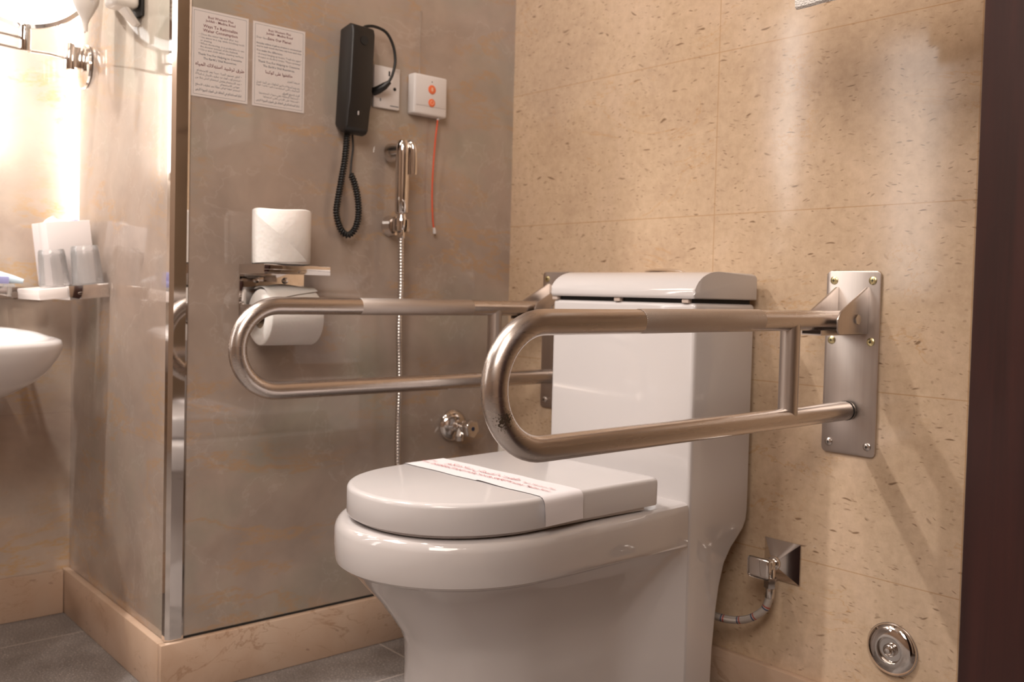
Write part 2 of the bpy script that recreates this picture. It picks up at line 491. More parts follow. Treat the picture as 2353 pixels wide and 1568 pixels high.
def arab(s):
    s = s.replace('لا', '\x01').replace('لأ', '\x02')
    AR['\x01'] = (0xFEFB, 0xFEFC, None, None); AR['\x02'] = (0xFEF7, 0xFEF8, None, None)
    out = []
    for i, ch in enumerate(s):
        if ch not in AR: out.append(ch); continue
        pj = i > 0 and s[i-1] in AR and AR[s[i-1]][2] is not None and ch != 'ء'
        nj = AR[ch][2] is not None and i+1 < len(s) and s[i+1] in AR and s[i+1] != 'ء'
        k = 3 if (pj and nj) else 1 if pj else 2 if nj else 0
        out.append(chr(AR[ch][k] or AR[ch][0]))
    return ''.join(reversed(out))

# ------------------------------------------------------------------ room shell
LY = -0.795      # outer corner of the left wall
SX = -0.585      # vanity side wall
XR, YF, ZC = 2.35, -3.1, 2.42
def slab(name, b, mat, kind='structure'):
    bm = BM(); box(bm, *b); o = obj(name, bm, mat, smooth=0); o['kind'] = kind; return o
slab('floor', (SX-.1, XR+.1, YF-.1, .1, -.08, 0.0), M_floor)
slab('ceiling', (SX-.1, XR+.1, YF-.1, .1, ZC, ZC+.08), M_plaster)
slab('wall_back', (0.0, XR+.1, 0.0, .1, 0, ZC), M_lime)
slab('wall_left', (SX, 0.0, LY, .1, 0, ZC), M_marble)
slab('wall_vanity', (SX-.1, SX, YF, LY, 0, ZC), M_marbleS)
slab('wall_right', (XR, XR+.1, YF, 0, 0, ZC), M_roomw)
slab('wall_front', (SX-.1, XR+.1, YF-.1, YF, 0, ZC), M_roomw)
# skirting, each run a slab with an eased top edge
T = 0.015; HB = 0.0999
def skirt(name, b):
    bm = BM(); box(bm, *b, bev=0.0018, seg=2); o = obj(name, bm, M_skirt); o['kind'] = 'structure'; return o
skirt('baseboard_left', (0.0003, T, LY-T, -0.0003, 0.0003, HB))
skirt('baseboard_return', (SX+.0003, -0.0006, LY-T, LY-.0003, 0.0003, HB))
skirt('baseboard_vanity', (SX+.0003, SX+T, YF+.01, LY-T-.0006, 0.0003, HB-.003))
skirt('baseboard_back', (T+.0006, 1.9, -T, -0.0003, 0.0003, HB))
# chrome corner trim wrapping the outer corner
bm = BM()
tz0, tz1 = HB+.001, ZC-.001
tp = [(-.012, LY-.0035), (-.012, LY), (0.0, LY), (0.0, LY+.030), (0.0035, LY+.030), (0.0050, LY+.026), (0.0050, LY+.004), (0.0015, LY-.0035)]
prism(bm, [(x, y, tz0) for x, y in tp], (0, 0, tz1-tz0), bev=0)
o = obj('trim_1', bm, M_chrome, smooth=0); o['kind'] = 'structure'
# dark strip painting the shadow in the gap between skirting and marble, left wall
bm = BM(); box(bm, .0003, .0016, LY+.006, -.001, HB+.0001, HB+.0042); o = obj('joint_shade', bm, M_dark, smooth=0); o['kind'] = 'structure'
# ------------------------------------------------------------------ dark wooden door leaf, near right
dl = empty('door_1', (1.3, -0.53, 0), kind='structure')
bm = BM(); e0 = V(1.288, -0.545, 0); dd = V(0.62, -0.30, 0).normalized(); nn = V(-dd.y, dd.x, 0)
prism(bm, [e0, e0+dd*0.85, e0+dd*0.85+nn*0.042, e0+nn*0.042], (0, 0, 2.08), bev=0.003)
obj('door_panel', bm, M_wood, dl, M=Matrix.Translation((0, 0, 0.008)))

# ------------------------------------------------------------------ toilet
CX = 0.5195; TW = 0.171; YB = -0.187
def contour(z, wb, ym, yf, w, m, cove=0.0, yb=YB, n=56, cx=CX, yaw=0.0, side=14, rc=0.0):
    """D outline; with cove>0 the sides start at wb by the tank and fall in a concave curve to w"""
    o = []
    def half(y):
        if cove > 0:
            t = min(1.0, (yb-y)/cove)
            k = (1-t)**1.12 if t < 1 else 0.0
            return w+(wb-w)*k
        t = (y-ym)/(yb-ym); return w+(wb-w)*t*t
    y1 = yb-rc
    ys = [y1+(ym-y1)*(i/side)**1.4 for i in range(side)]
    arc = [pi/2*i/6 for i in range(6)] if rc else []
    for a in arc: o.append((cx-half(yb)+rc-rc*sin(a), yb-rc+rc*cos(a)))
    for y in ys: o.append((cx-half(y), y))
    for i in range(n+1):
        a = i/n*pi; c, s = cos(a), sin(a)
        o.append((cx-w*copysign(abs(c)**(2/m), c), ym-(ym-yf)*abs(s)**(2/m)))
    for y in reversed(ys): o.append((cx+half(y), y))
    for a in reversed(arc): o.append((cx+half(yb)-rc+rc*sin(a), yb-rc+rc*cos(a)))
    if yaw:
        o = [(cx+(x-cx)*cos(yaw)-(y+.3)*sin(yaw), -.3+(x-cx)*sin(yaw)+(y+.3)*cos(yaw)) for x, y in o]
    return [(x, y, z) for x, y in o]

toilet = empty('toilet', (CX, -0.38, 0), 'white one-piece ceramic toilet with closed lid between two steel grab bars', 'toilet')
bm = BM()
# tank column with the side profile of the photo
side = [(YB,0.7355),(YB,0.001),(-.108,0.001),(-.110,.085),(-.108,.14),(-.101,.205),(-.094,.245),(-.082,.283),(-.064,.307),(-.046,.322),(-.030,.336),(-.021,.352),(-.018,.37),(-.018,.7355)]
t = bmesh.new()
A = [t.verts.new((CX-TW, y, z)) for y, z in side]; B = [t.verts.new((CX+TW, y, z)) for y, z in side]
n = len(A); t.faces.new(A); t.faces.new(B[::-1])
for i in range(n): t.faces.new([A[i], B[i], B[(i+1) % n], A[(i+1) % n]])
bmesh.ops.recalc_face_normals(t, faces=t.faces)
es = []
for e in t.edges:
    a, b = e.verts
    if abs(a.co.x-b.co.x) < 1e-6: es.append(e)
    elif a.co.z > .73: es.append(e)
    elif a.co.y < YB+1e-4 and a.co.z > .73: es.append(e)
bmesh.ops.bevel(t, geom=es, offset=0.0075, segments=4, profile=0.5, affect='EDGES')
merge(bm, t)
# bowl and pedestal loft
RIM = [ # z, wb, ym, yf, w, m, cove
 (0.4020,.1595,-.53,-.7150,.1690,2.0,0), (0.4012,.1640,-.53,-.7205,.1745,2.0,0), (0.3985,.1680,-.53,-.7250,.1795,2.0,0), (0.3930,.1700,-.53,-.7285,.1835,2.0,0), (0.3870,.1705,-.53,-.7308,.1857,2.0,0),
 (0.3650,.1705,-.53,-.7312,.1860,2.0,0), (0.3460,.1705,-.53,-.7302,.1850,2.0,0), (0.3385,.1705,-.53,-.7285,.1835,2.0,0), (0.3345,.1705,-.53,-.7245,.1800,2.0,0)]
LOW = [(0.3325,.1705,-.527,-.7185,.1745,1.98,.008),(0.3285,.1705,-.525,-.7125,.1700,1.95,.016),(0.3050,.1705,-.51,-.6910,.1560,1.9,.032),(0.2800,.1705,-.50,-.6680,.1420,1.9,.045),(0.2500,.1705,-.49,-.6440,.1290,1.95,.060),
 (0.2250,.1705,-.48,-.6250,.1200,2.0,.080),(0.2050,.1705,-.475,-.6160,.1160,2.0,.092),(0.1700,.1705,-.47,-.6130,.1150,2.05,.096),(0.1000,.1705,-.47,-.6130,.1150,2.05,.096),(0.0010,.1705,-.47,-.6150,.1170,2.05,.096)]
loft(bm, [contour(*r) for r in RIM+LOW])
obj('ceramic_body', bm, M_ceram, toilet, smooth=29)
# seat under the lid
bm = BM()
for_seat = [(.4035,-.004),(.4045,-.0025),(.4085,-.0025)]
loft(bm, [contour(z, .168+g, -.52, -.7090+(-g), .158+g, 2.2, 0, yb=-.30, yaw=.037) for z, g in for_seat])
obj('seat', bm, M_lid, toilet)
bm = BM()
LP = [(.4090,-.0035),(.4098,-.0012),(.4120,0),(.4460,0),(.4490,-.0005),(.4515,-.0020),(.4534,-.0045),(.4540,-.0080)]
loft(bm, [contour(z, .1715+g, -.52, -.7165-g, .1655+g, 2.2, 0, yb=-.266+g, yaw=.037, rc=.014) for z, g in LP])
obj('lid', bm, M_lid, toilet, smooth=35)
# hinge pads behind the lid
for sx in (-1, 1):
    bm = BM(); cyl(bm, (CX+sx*.085, -.232, .4025), (CX+sx*.085, -.232, .430), .013, .011, bev=.002)
    obj('hinge', bm, M_lid, toilet)
# tank lid: quarter-ellipse front profile swept sideways
bm = BM(); prof = [(-.0165, .7425)]
yf, zt, z0 = -.1925, .7895, .7425
prof = [(-.0150, z0), (yf+.002, z0), (yf, z0+.003)]
for i in range(0, 15):
    a = i/14*pi/2; prof.append((yf+.066*(1-cos(a)), z0+.006+(zt-z0-.006)*sin(a)))
prof += [(-.028, zt-.0006), (-.0195, zt-.003), (-.0150, zt-.008)]
prism(bm, [(CX-TW-.0015, y, z) for y, z in prof], (2*TW+.003, 0, 0), bev=0.0)
es = [e for e in bm.edges if abs(e.verts[0].co.x-e.verts[1].co.x) < 1e-6]
bmesh.ops.bevel(bm, geom=es, offset=0.004, segments=3, profile=0.5, affect='EDGES')
obj('tank_lid', bm, M_ceram, toilet, smooth=30)
bm = BM(); box(bm, CX-TW+.008, CX+TW-.008, YB+.008, -.024, .730, .7424)
obj('lid_gap_shade', bm, M_dark, toilet, smooth=0)  # dark block painting the shade inside the gap under the tank lid
for px in (-.165, -.004, .150):
    bm = BM(); box(bm, CX+px-.007, CX+px+.007, YB-.0015, YB+.012, .7352, .7423, bev=.0012)
    obj('lid_spacer', bm, pmat('rubber spacer', (.50,.40,.34), .7) if 'sp' not in MATS else MATS['sp'], toilet)
bm = BM(); lathe(bm, [(.0,.0075),(.012,.0072),(.026,.0058),(.036,.003),(.039,.0)], (CX+.028, -.095, zt), seg=48)
fb = obj('flush_button', bm, M_chrome, toilet)

# ------------------------------------------------------------------ paper band round the lid
zt_ = .4546
band = empty('paper_band', (CX, -.47, zt_), 'white printed paper hygiene band wrapped across the closed toilet lid', 'paper band')
def bandpt(u, v):
    """u across x (arc), v 0..1 width; returns point hugging the lid"""
    y = -.530 + v*.082
    # rotate with the band's own slight skew
    hw = .1680
    if abs(u) <= hw-.010: x, z = u, zt_+.0007+.0012*max(0, sin((u+.05)*22))*(1-v)*(1 if u > .02 else 0)
    else:
        s = copysign(1, u); d = abs(u)-(hw-.010)
        if d < .0157:
            a = d/.010; x = s*(hw-.010+.0108*sin(a)); z = zt_-.010+.0107*cos(a)
        else: x = s*(hw+.0008); z = zt_-.010-(d-.0157)
    return x, y, z
bm = BM(); nu, nv = 90, 6; grid = []
yawm = .037
for i in range(nu+1):
    u = -.205 + .41*i/nu; row = []
    for k in range(nv+1):
        v = k/nv; x, y, z = bandpt(u, v)
        # side clearances follow the lid edge
        yy = y + .001*sin(u*60)
        if abs(u) > .158:
            edge = .1655+(.1715-.1655)*(((yy+.52)/(-.268+.52))**2 if yy > -.52 else 0)
            x = copysign(abs(x) + (edge-.1660)+.0014, x)
            x += .004*(1-v)*max(0, min(1, (abs(u)-.158)/.03)) * copysign(1, u)
        row.append(bm.verts.new((CX+x*cos(yawm)-(yy+.3)*sin(yawm), -.3+x*sin(yawm)+(yy+.3)*cos(yawm), z)))
    grid.append(row)
for i in range(nu):
    for k in range(nv): bm.faces.new([grid[i][k], grid[i+1][k], grid[i+1][k+1], grid[i][k+1]])
bs = obj('band_strip', bm, M_band, band, smooth=60)
tb = text_bm([('DISINFECTANT FOR YOUR SAFETY', .0125, -.128, -.014, 'LEFT', True, 0),
              (arab('طهرت لضمان سلامتكم'), .0190, -.110, .006, 'LEFT', False, 0),
              ('Best Western Plus', .0092, .078, .002, 'LEFT', False, 0),
              ('Jeddah - Madina Road', .0092, .070, -.014, 'LEFT', True, 0),
              ('Best Western Plus', .0092, -.134, .004, 'RIGHT', False, 0), ('Jeddah - Madina Road', .0092, -.138, -.010, 'RIGHT', True, 0)])
bmesh.ops.delete(tb, geom=[f for f in tb.faces if min(v.co.x for v in f.verts) < -.158], context='FACES')
bmesh.ops.translate(tb, verts=tb.verts, vec=(0, -.489, 0))
for v in tb.verts:
    x, yy = v.co.x, v.co.y
    v.co = V(CX+x*cos(yawm)-(yy+.3)*sin(yawm), -.3+x*sin(yawm)+(yy+.3)*cos(yawm), zt_+.0024)
obj('printed_text', tb, M_inkp, band, smooth=0)

# ------------------------------------------------------------------ fold-down grab bars
def grab_bar(name, X, yout, label, sag=0.0):
    r = .0155; zt, zb = .7140, .5660; R = (zt-zb)/2
    root = empty(name, (X, -.002, .64), label, 'grab bar', 'fold-down steel grab bars beside the toilet')
    yc = yout + r + R
    # wall plate
    bm = BM(); pw, z0, z1 = .0475, .4935, .7945
    pts = []
    for (cx_, cz_, a0) in ((X+pw-.008, z1-.008, 0), (X-pw+.008, z1-.008, 90), (X-pw+.008, z0+.008, 180), (X+pw-.008, z0+.008, 270)):
        for k in range(6):
            a = radians(a0+90*k/5); pts.append((cx_+.008*cos(a), -.0004, cz_+.008*sin(a)))
    prism(bm, pts, (0, -.0045, 0), bev=.0008)
    plate = obj('wall_plate', bm, M_steelP, root)
    for (sx, sz) in ((-.034,.779),(.034,.779),(-.035,.680),(.034,.680),(-.034,.510),(.034,.510)):
        bm = BM(); lathe(bm, [(.0068,.0),(.0066,.0012),(.0052,.0022),(.0022,.0026)], (X+sx, -.0049, sz), (0,-1,0), 24, cap=True)
        box(bm, X+sx-.0026, X+sx+.0026, -.0080, -.0073, sz-.0006, sz+.0006, mat=1); box(bm, X+sx-.0006, X+sx+.0006, -.0080, -.0073, sz-.0026, sz+.0026, mat=1)
        obj('screw', bm, [M_brass if sz > .6 else M_chrome2, M_dark], plate)
    # U shaped rail
    bm = BM(); pts = [V(X, -.020, zt), V(X, -.12, zt), V(X, -.30, zt)]
    nA = 28
    y_s = yc
    path = [V(X, -.020-(i/10)*(-.020-y_s), zt - sag*(i/10)) for i in range(11)]
    for i in range(1, nA): 
        a = pi*i/nA; path.append(V(X, yc-R*sin(a), (zt+zb)/2-sag+R*cos(a)))
    path += [V(X, y_s+(i/10)*(-.010-y_s), zb - sag*(1-i/10)) for i in range(11)]
    tube(bm, path, r, 32)
    lathe(bm, [(r+.0006,0),(r+.0006,.0035)], (X, -.0165, zb), (0,1,0), 32, mat=1)
    rail = obj('rail', bm, [M_steelW if X > .5 else M_steelY, M_dark], root, smooth=50)
    # textured grip on the upper rail
    bm = BM(); gy0 = yout+.252; lathe(bm, [(r,-.0004),(r+.0005,.0006),(r+.0005,.26),(r,.261)], (X, gy0, zt-sag*.66), (0, cos(0), sag*2.0/1), 32, cap=False)
    obj('textured_grip', bm, M_steelK, root)
    # spacer post
    bm = BM(); cyl(bm, (X, -.183, zb+.004), (X, -.183, zt-.004), .0148, seg=28)
    obj('post', bm, M_steelP, root)
    # two gusset cheeks and cross pin
    for s in (-1, 1):
        bm = BM(); x0 = X+s*.0265-.0015
        poly = [(-.0049,.768),(-.011,.768),(-.088,.728),(-.096,.716),(-.096,.700),(-.091,.6925),(-.0049,.6925)]
        prism(bm, [(x0, y, z) for y, z in poly], (.003, 0, 0), bev=.0007)
        obj('hinge_cheek', bm, M_steelP, root)
    bm = BM(); cyl(bm, (X-.031, -.040, .716), (X+.031, -.040, .716), .0055, bev=.0012); cyl(bm, (X+.0282, -.040, .716), (X+.0312, -.040, .716), .0085, seg=6)
    obj('pivot_bolt', bm, M_chrome2, root)
    # stop channel below the rail
    bm = BM(); prism(bm, [(X-.018,-.122,.6985),(X-.020,-.122,.6985),(X-.020,-.122,.6905),(X+.016,-.122,.6905),(X+.016,-.122,.6985),(X+.014,-.122,.6985),(X+.014,-.122,.6925),(X-.018,-.122,.6925)], (0,.117,0))
    obj('stop_channel', bm, M_steelP, root, smooth=0)
    return root
grab_bar('grab_bar', .868, -.7800, 'brushed steel fold-down grab bar nearest the camera, in front of the toilet tank', .003)
grab_bar('grab_bar', .170, -.7610, 'brushed steel fold-down grab bar behind the toilet, nearer the phone and paper roll wall', .001)

# ------------------------------------------------------------------ things on the back wall
# angle valve with pyramid plate
av = empty('angle_valve', (.7515, -.001, .289), 'chrome angle valve on a square pyramid plate low behind the toilet', 'valve')
bm = BM(); c0 = (.7515, .289); h = .0355
b0 = [bm.verts.new((c0[0]+sx*h, -.0006, c0[1]+sz*h)) for sx, sz in ((-1,-1),(1,-1),(1,1),(-1,1))]
b1 = [bm.verts.new((c0[0]+sx*h, -.0022, c0[1]+sz*h)) for sx, sz in ((-1,-1),(1,-1),(1,1),(-1,1))]
ap = [bm.verts.new((c0[0]+sx*.008, -.024, c0[1]+sz*.008)) for sx, sz in ((-1,-1),(1,-1),(1,1),(-1,1))]
bm.faces.new(b0)
for i in range(4):
    j = (i+1) % 4; bm.faces.new([b0[i], b0[j], b1[j], b1[i]]); bm.faces.new([b1[i], b1[j], ap[j], ap[i]])
bm.faces.new(ap[::-1])
obj('wall_plate', bm, M_chrome, av, smooth=0)
bm = BM(); ce = V(.7515, -.042, .288)
cyl(bm, (.7515,-.020,.289), (.7515,-.048,.289), .0085, seg=28, bev=.001)
cyl(bm, (.7515,-.024,.289), (.7515,-.030,.289), .0125, seg=28, bev=.0015)
cyl(bm, (.7515,-.048,.289), (.7515,-.044,.289), .0115, seg=28, bev=.0015)
cyl(bm, (.7515,-.035,.289), (.7515,-.035,.262), .0075, seg=24)
obj('valve_body', bm, M_chrome, av)
bm = BM(); cyl(bm, (.7515,-.035,.266), (.7515,-.035,.248), .0110, seg=6, bev=.0008)
obj('hex_nut', bm, M_chrome2, av)
bm = BM()
hl = [[(.7515+sx*.007, -.046, .289+sz*.006) for sx, sz in ((-1,-1),(1,-1),(1,1),(-1,1))],
      [(.7515+sx*.013, -.052, .289+sz*.012) for sx, sz in ((-1,-1),(1,-1),(1,1),(-1,1))],
      [(.7515+sx*.021, -.068, .289+sz*.017) for sx, sz in ((-1,-1),(1,-1),(1,1),(-1,1))],
      [(.7515+sx*.022, -.074, .289+sz*.018) for sx, sz in ((-1,-1),(1,-1),(1,1),(-1,1))]]
loft(bm, hl); bmesh.ops.bevel(bm, geom=list(bm.edges), offset=.0055, segments=4, profile=.5, affect='EDGES')
obj('valve_handle', bm, M_chrome, av)
# braided hose from the valve into the toilet
hp = spline([(.7515,-.035,.250),(.7515,-.035,.236),(.7440,-.038,.210),(.7230,-.043,.190),(.6980,-.048,.179),(.6700,-.055,.176),(.6350,-.06,.178)], 10)
bm = BM(); pts = resample(hp, .002); segs = 16
tube(bm, pts, .0068, segs)
uv = bm.loops.layers.uv.new('UVMap')
bm.verts.ensure_lookup_table()
idx = {v: i for i, v in enumerate(bm.verts)}
for f in bm.faces:
    for l in f.loops:
        i = idx[l.vert]; l[uv].uv = ((i//segs)*.002, (i % segs)*.0027)
hose = empty('supply_hose', (.70, -.053, .18), 'braided steel supply hose with red and blue tracer curving into the toilet', 'hose')
obj('braided_sleeve', bm, M_hose, hose)
bm = BM(); cyl(bm, (.7515,-.035,.2475), (.7505,-.035,.230), .0082, seg=24, bev=.001)
obj('ferrule', bm, M_chrome2, hose)
# round chrome valve cover, lower right
cv = empty('cover_plate', (.955, -.001, .1945), 'round domed chrome cover plate with recessed centre low on the tiled wall', 'cover plate')
bm = BM(); lathe(bm, [(.0405,.0),(.0410,.0025),(.0395,.0055),(.033,.0098),(.0245,.0120),(.0205,.0118),(.0190,.0095),(.0180,.0050),(.0,.0045)], (.955,-.0005,.1945), (0,-1,0), 64, cap=False)
obj('dome', bm, M_chrome, cv)
bm = BM(); lathe(bm, [(.0100,.0045),(.0105,.0060),(.0100,.0105),(.0080,.0125),(.0068,.0128),(.0065,.0150),(.0045,.0172),(0,.0178)], (.955,-.0005,.1945), (0,-1,0), 40, cap=False)
obj('centre_boss', bm, M_chrome, cv)

bm = BM(); lathe(bm, [(.0418,.0),(.0418,.0012),(.0405,.0014)], (.955,-.0003,.1945), (0,-1,0), 64, cap=False); obj('mounting_ring', bm, M_chrome2, cv)
# white supply pipe in the corner behind the lid
bm = BM(); tube(bm, [V(.0225,-.030,.101), V(.0225,-.030,.20), V(.0225,-.030,.42), V(.0225,-.030,.468)], .0085, 20)
lathe(bm, [(.0125,0),(.0125,.006),(.009,.008)], (.0225,-.030,.101), (0,0,1), 20)
o = obj('corner_pipe', bm, M_wplast2, loc=(.0225,-.030,.101)); tag(o, 'thin white vertical pipe in the wall corner behind the closed toilet lid', 'pipe')

# folded towel on a rail, top right
tr = empty('towel_rail', (1.05, 0, 1.235), 'wall mounted chrome towel rail above the frame, carrying the folded white towel', 'towel rail')
bm = BM(); tube(bm, [V(.88,-.206,1.262), V(1.50,-.206,1.262)], .008, 20)
obj('bar', bm, M_chrome, tr)
for x in (1.27, 1.49):
    bm = BM(); tube(bm, [V(x,-.206,1.262), V(x,-.02,1.262)], .007, 16); lathe(bm, [(.022,.0),(.022,.006),(.010,.012)], (x,-.0005,1.262), (0,-1,0), 28)
    obj('arm', bm, M_chrome, tr)
bm = BM()
prof = []
for i in range(13):
    a = pi*i/12; prof.append((-.206-.020*cos(a), 1.262+.020*sin(a)))
outer = [(-.224,1.176),(-.2265,1.168),(-.2255,1.20)]
poly = [(-.2295,1.1745),(-.2285,1.1690),(-.2245,1.1660),(-.2200,1.1680),(-.2180,1.1745),(-.2170,1.262)] + [(-.206-.0095*cos(pi*i/8), 1.263+.0095*sin(pi*i/8)) for i in range(1, 8)] + [(-.195,1.262),(-.1940,1.1950),(-.1915,1.1900),(-.1870,1.1900),(-.1840,1.1950),(-.183,1.262)] + [(-.206+.0235*cos(pi*i/10), 1.262+.0235*sin(pi*i/10)) for i in range(1, 10)] + [(-.2295,1.262)]
prism(bm, [(.886, y, z) for y, z in poly], (.33, 0, 0), bev=0)
bmesh.ops.subdivide_edges(bm, edges=[e for e in bm.edges if abs(e.verts[0].co.x-e.verts[1].co.x) > .1], cuts=30)
for v in bm.verts:
    v.co.z += .0015*noise.noise(V(v.co.x*30, v.co.y*20, 1)) ; v.co.y += .0012*noise.noise(V(v.co.x*22, 5, v.co.z*20))
o = obj('hanging_towel', bm, M_terry, loc=(1.05,-.206,1.20)); tag(o, 'folded white terry towel whose bottom hem hangs into view at the top', 'towel')

# ------------------------------------------------------------------ things on the left wall (x = 0)
def notice(y0, z0, w, h, lines, label):
    root = empty('notice', (0.0005, y0+w/2, z0), label, 'notice', 'printed notices on the marble wall')
    bm = BM(); box(bm, .0003, .0009, y0, y0+w, z0, z0+h)
    obj('sign_sheet', bm, M_paper, root, smooth=0)
    bm = BM(); m = .004; t = .0005
    for a, b, c, d in ((y0+m, y0+w-m, z0+m, z0+m+t), (y0+m, y0+w-m, z0+h-m-t, z0+h-m), (y0+m, y0+m+t, z0+m, z0+h-m), (y0+w-m-t, y0+w-m, z0+m, z0+h-m)):
        box(bm, .00092, .00100, a, b, c, d)
    obj('border_line', bm, M_inkk, root, smooth=0)
    tb = text_bm(lines, w-.014)
    for v in tb.verts: v.co = V(.0011, y0+v.co.x, z0+v.co.y)
    obj('printed_text', tb, [M_inkr, M_inkk], root, smooth=0)
    # glossy tape tabs at the corners
    return root
C, Lf, Rt = 'CENTER', 'LEFT', 'RIGHT'
W = .108
N1 = [('Best Western Plus', .0064, W/2, .1425, C, True, 0), ('Jeddah - Madina Road', .0064, W/2, .1360, C, True, 0),
 ('Ways To Rationalize', .0078, W/2, .1255, C, True, 0), ('Water Consumption', .0078, W/2, .1175, C, True, 0),
 ('• Close the water tap well after use', .0052, .013, .1105, Lf, False, 1), ('• Use water in a cup while brushing teeth', .0052, .013, .1050, Lf, False, 1), ('  or shaving', .0052, .013, .0995, Lf, False, 1),
 ('• When showering, it is preferable to use', .0052, .013, .0940, Lf, False, 1), ('  the shower instead of the bathtub.', .0052, .013, .0885, Lf, False, 1), ('• Use a wet cloth when cleaning surfaces', .0052, .013, .0830, Lf, False, 1),
 ('Thank You For Helping to Conserve', .0056, W/2, .0750, C, True, 1), ("The Earth's Vital Resources.", .0056, W/2, .0680, C, True, 1),
 (arab('طرق ترشيد استهلاك المياه'), .0088, W/2, .0560, C, True, 0),
 (arab('اغلق صنبور المياه جيدا بعد الاستخدام') + ' •', .0056, W-.012, .0455, Rt, False, 1), (arab('استخدم كوب الماء عند تنظيف الاسنان او الحلاقة') + ' •', .0056, W-.012, .0390, Rt, False, 1),
 (arab('عند الاستحمام يفضل استخدام الدش بدلا من') + ' •', .0056, W-.012, .0325, Rt, False, 1), (arab('حوض الاستحمام'), .0056, W-.016, .0265, Rt, False, 1),
 (arab('استخدم قطعة قماش مبللة عند تنظيف الاسطح') + ' •', .0056, W-.012, .0205, Rt, False, 1), (arab('شكرا لمساعدتكم في الحفاظ على الموارد الحيوية للارض'), .0060, W-.012, .0110, Rt, True, 1)]
notice(-.7635, 1.0850, W, .1575, N1, 'white printed notice about saving water, left of the two, beside the chrome corner strip')
N2 = [('Best Western Plus', .0062, W*.5, .1430, C, True, 0), ('Jeddah - Madina Road', .0062, W*.5, .1368, C, True, 0),
 ('Save Our Planet', .0074, W*.5, .1270, C, True, 0), ('Dear Guest,', .0052, .007, .1270, Lf, False, 1),
 ('Everyday millions of gallons of water is consumed just', .0047, .007, .1165, Lf, True, 1), ('used to wash towels that have only been used once', .0047, .007, .1108, Lf, True, 1),
 ('You make the difference:', .0053, .007, .1030, Lf, True, 1),
 ('• A towel hanging up means, "I will use again"', .0051, .008, .0965, Lf, False, 1), ('• A towel on the floor means, "Please exchange"', .0051, .008, .0905, Lf, False, 1),
 ('Thank You For Helping to Conserve', .0058, W*.5, .0825, C, True, 1), ("The Earth's Vital Resources.", .0058, W*.5, .0750, C, True, 1),
 (arab('حافظوا على كوكبنا'), .0080, W*.5, .0640, C, True, 0), (arab('ضيفنا العزيز'), .0056, W-.010, .0540, Rt, False, 1),
 (arab('يتم يوميا استهلاك ملايين الجالونات من المياه لغسل'), .0056, W-.010, .0440, Rt, False, 1), (arab('المناشف التي استخدمت لمرة واحدة فقط'), .0056, W-.010, .0385, Rt, False, 1),
 (arab('انت تصنع الفرق'), .0056, W-.010, .0300, Rt, True, 1), (arab('المنشفة المعلقة تعني سوف استخدمها') + ' •', .0054, W-.009, .0240, Rt, False, 1), (arab('المنشفة على الارض تعني استبدلها') + ' •', .0054, W-.009, .0180, Rt, False, 1),
 (arab('شكرا لمساعدتكم في الحفاظ على الموارد الحيوية للارض'), .0058, W-.010, .0100, Rt, True, 1)]
notice(-.6465, 1.0850, W, .1570, N2, 'white printed notice about saving the planet, right of the two, nearer the black phone')

# black wall phone
ph = empty('wall_phone', (.001, -.43, 1.16), 'slim black wall telephone handset with coiled cord hanging down', 'telephone')
lean = Matrix.Translation((0,-.43,1.26)) @ Matrix.Rotation(radians(-2.6), 4, 'X') @ Matrix.Translation((0,.43,-1.26))
bm = BM()
poly = [(.001,1.262),(.036,1.268),(.047,1.264),(.051,1.252),(.052,1.115),(.049,1.098),(.046,1.062),(.040,1.055),(.026,1.052),(.001,1.070)]
prism(bm, [(x, -.462, z) for x, z in poly], (0,.052,0), bev=.004, seg=3)
obj('handset', bm, M_black, ph, M=lean, smooth=35)
bm = BM(); box(bm, .0005, .016, -.458, -.414, 1.075, 1.255, bev=.002)
obj('cradle', bm, M_black, ph, M=lean)
bm = BM(); lathe(bm, [(.0085,.0),(.0085,.0004),(.005,.0002)], (.0521,-.435,1.236), (1,0,0), 28)
obj('earpiece_recess', bm, M_dark, ph, M=lean)
bm = BM(); box(bm, .0500, .0522, -.4405, -.4375, 1.088, 1.096, bev=.0006)
obj('indicator', bm, pmat('grey light', (.45,.42,.42), .4), ph, M=lean)
# straight cord from the top to the wall socket
cp = spline([(.030,-.432,1.262),(.030,-.420,1.271),(.030,-.398,1.275),(.031,-.372,1.268),(.032,-.356,1.245),(.032,-.350,1.215),(.032,-.356,1.186),(.032,-.366,1.168)], 8)
bm = BM(); tube(bm, cp, .0030, 12)
obj('line_cord', bm, M_blackr, ph)
bm = BM(); tube(bm, [V(.034,-.363,1.170), V(.028,-.372,1.161), V(.018,-.381,1.153), V(.0085,-.386,1.150)], [.0042,.0075,.0085,.0085], 16)
obj('plug', bm, M_black, ph)
# coiled cord
cpath = spline([(.016,-.450,1.060),(.018,-.452,1.040),(.020,-.457,1.000),(.020,-.463,.965),(.020,-.470,.925),(.021,-.474,.895),(.022,-.465,.865),(.023,-.449,.853),(.024,-.433,.866),(.024,-.425,.895),(.024,-.428,.930),(.023,-.436,.960),(.022,-.444,.975)], 10)
bm = BM(); tube(bm, coil(cpath, .0052, .0052, 10), .0019, 8); tube(bm, cpath, .0042, 8)
obj('coiled_cord', bm, M_blackr, ph, smooth=60)
bm = BM(); tube(bm, spline([(.022,-.444,.975),(.017,-.440,.998),(.016,-.436,1.030),(.018,-.440,1.062)], 6), .0022, 10)
obj('cord_lead', bm, M_blackr, ph)

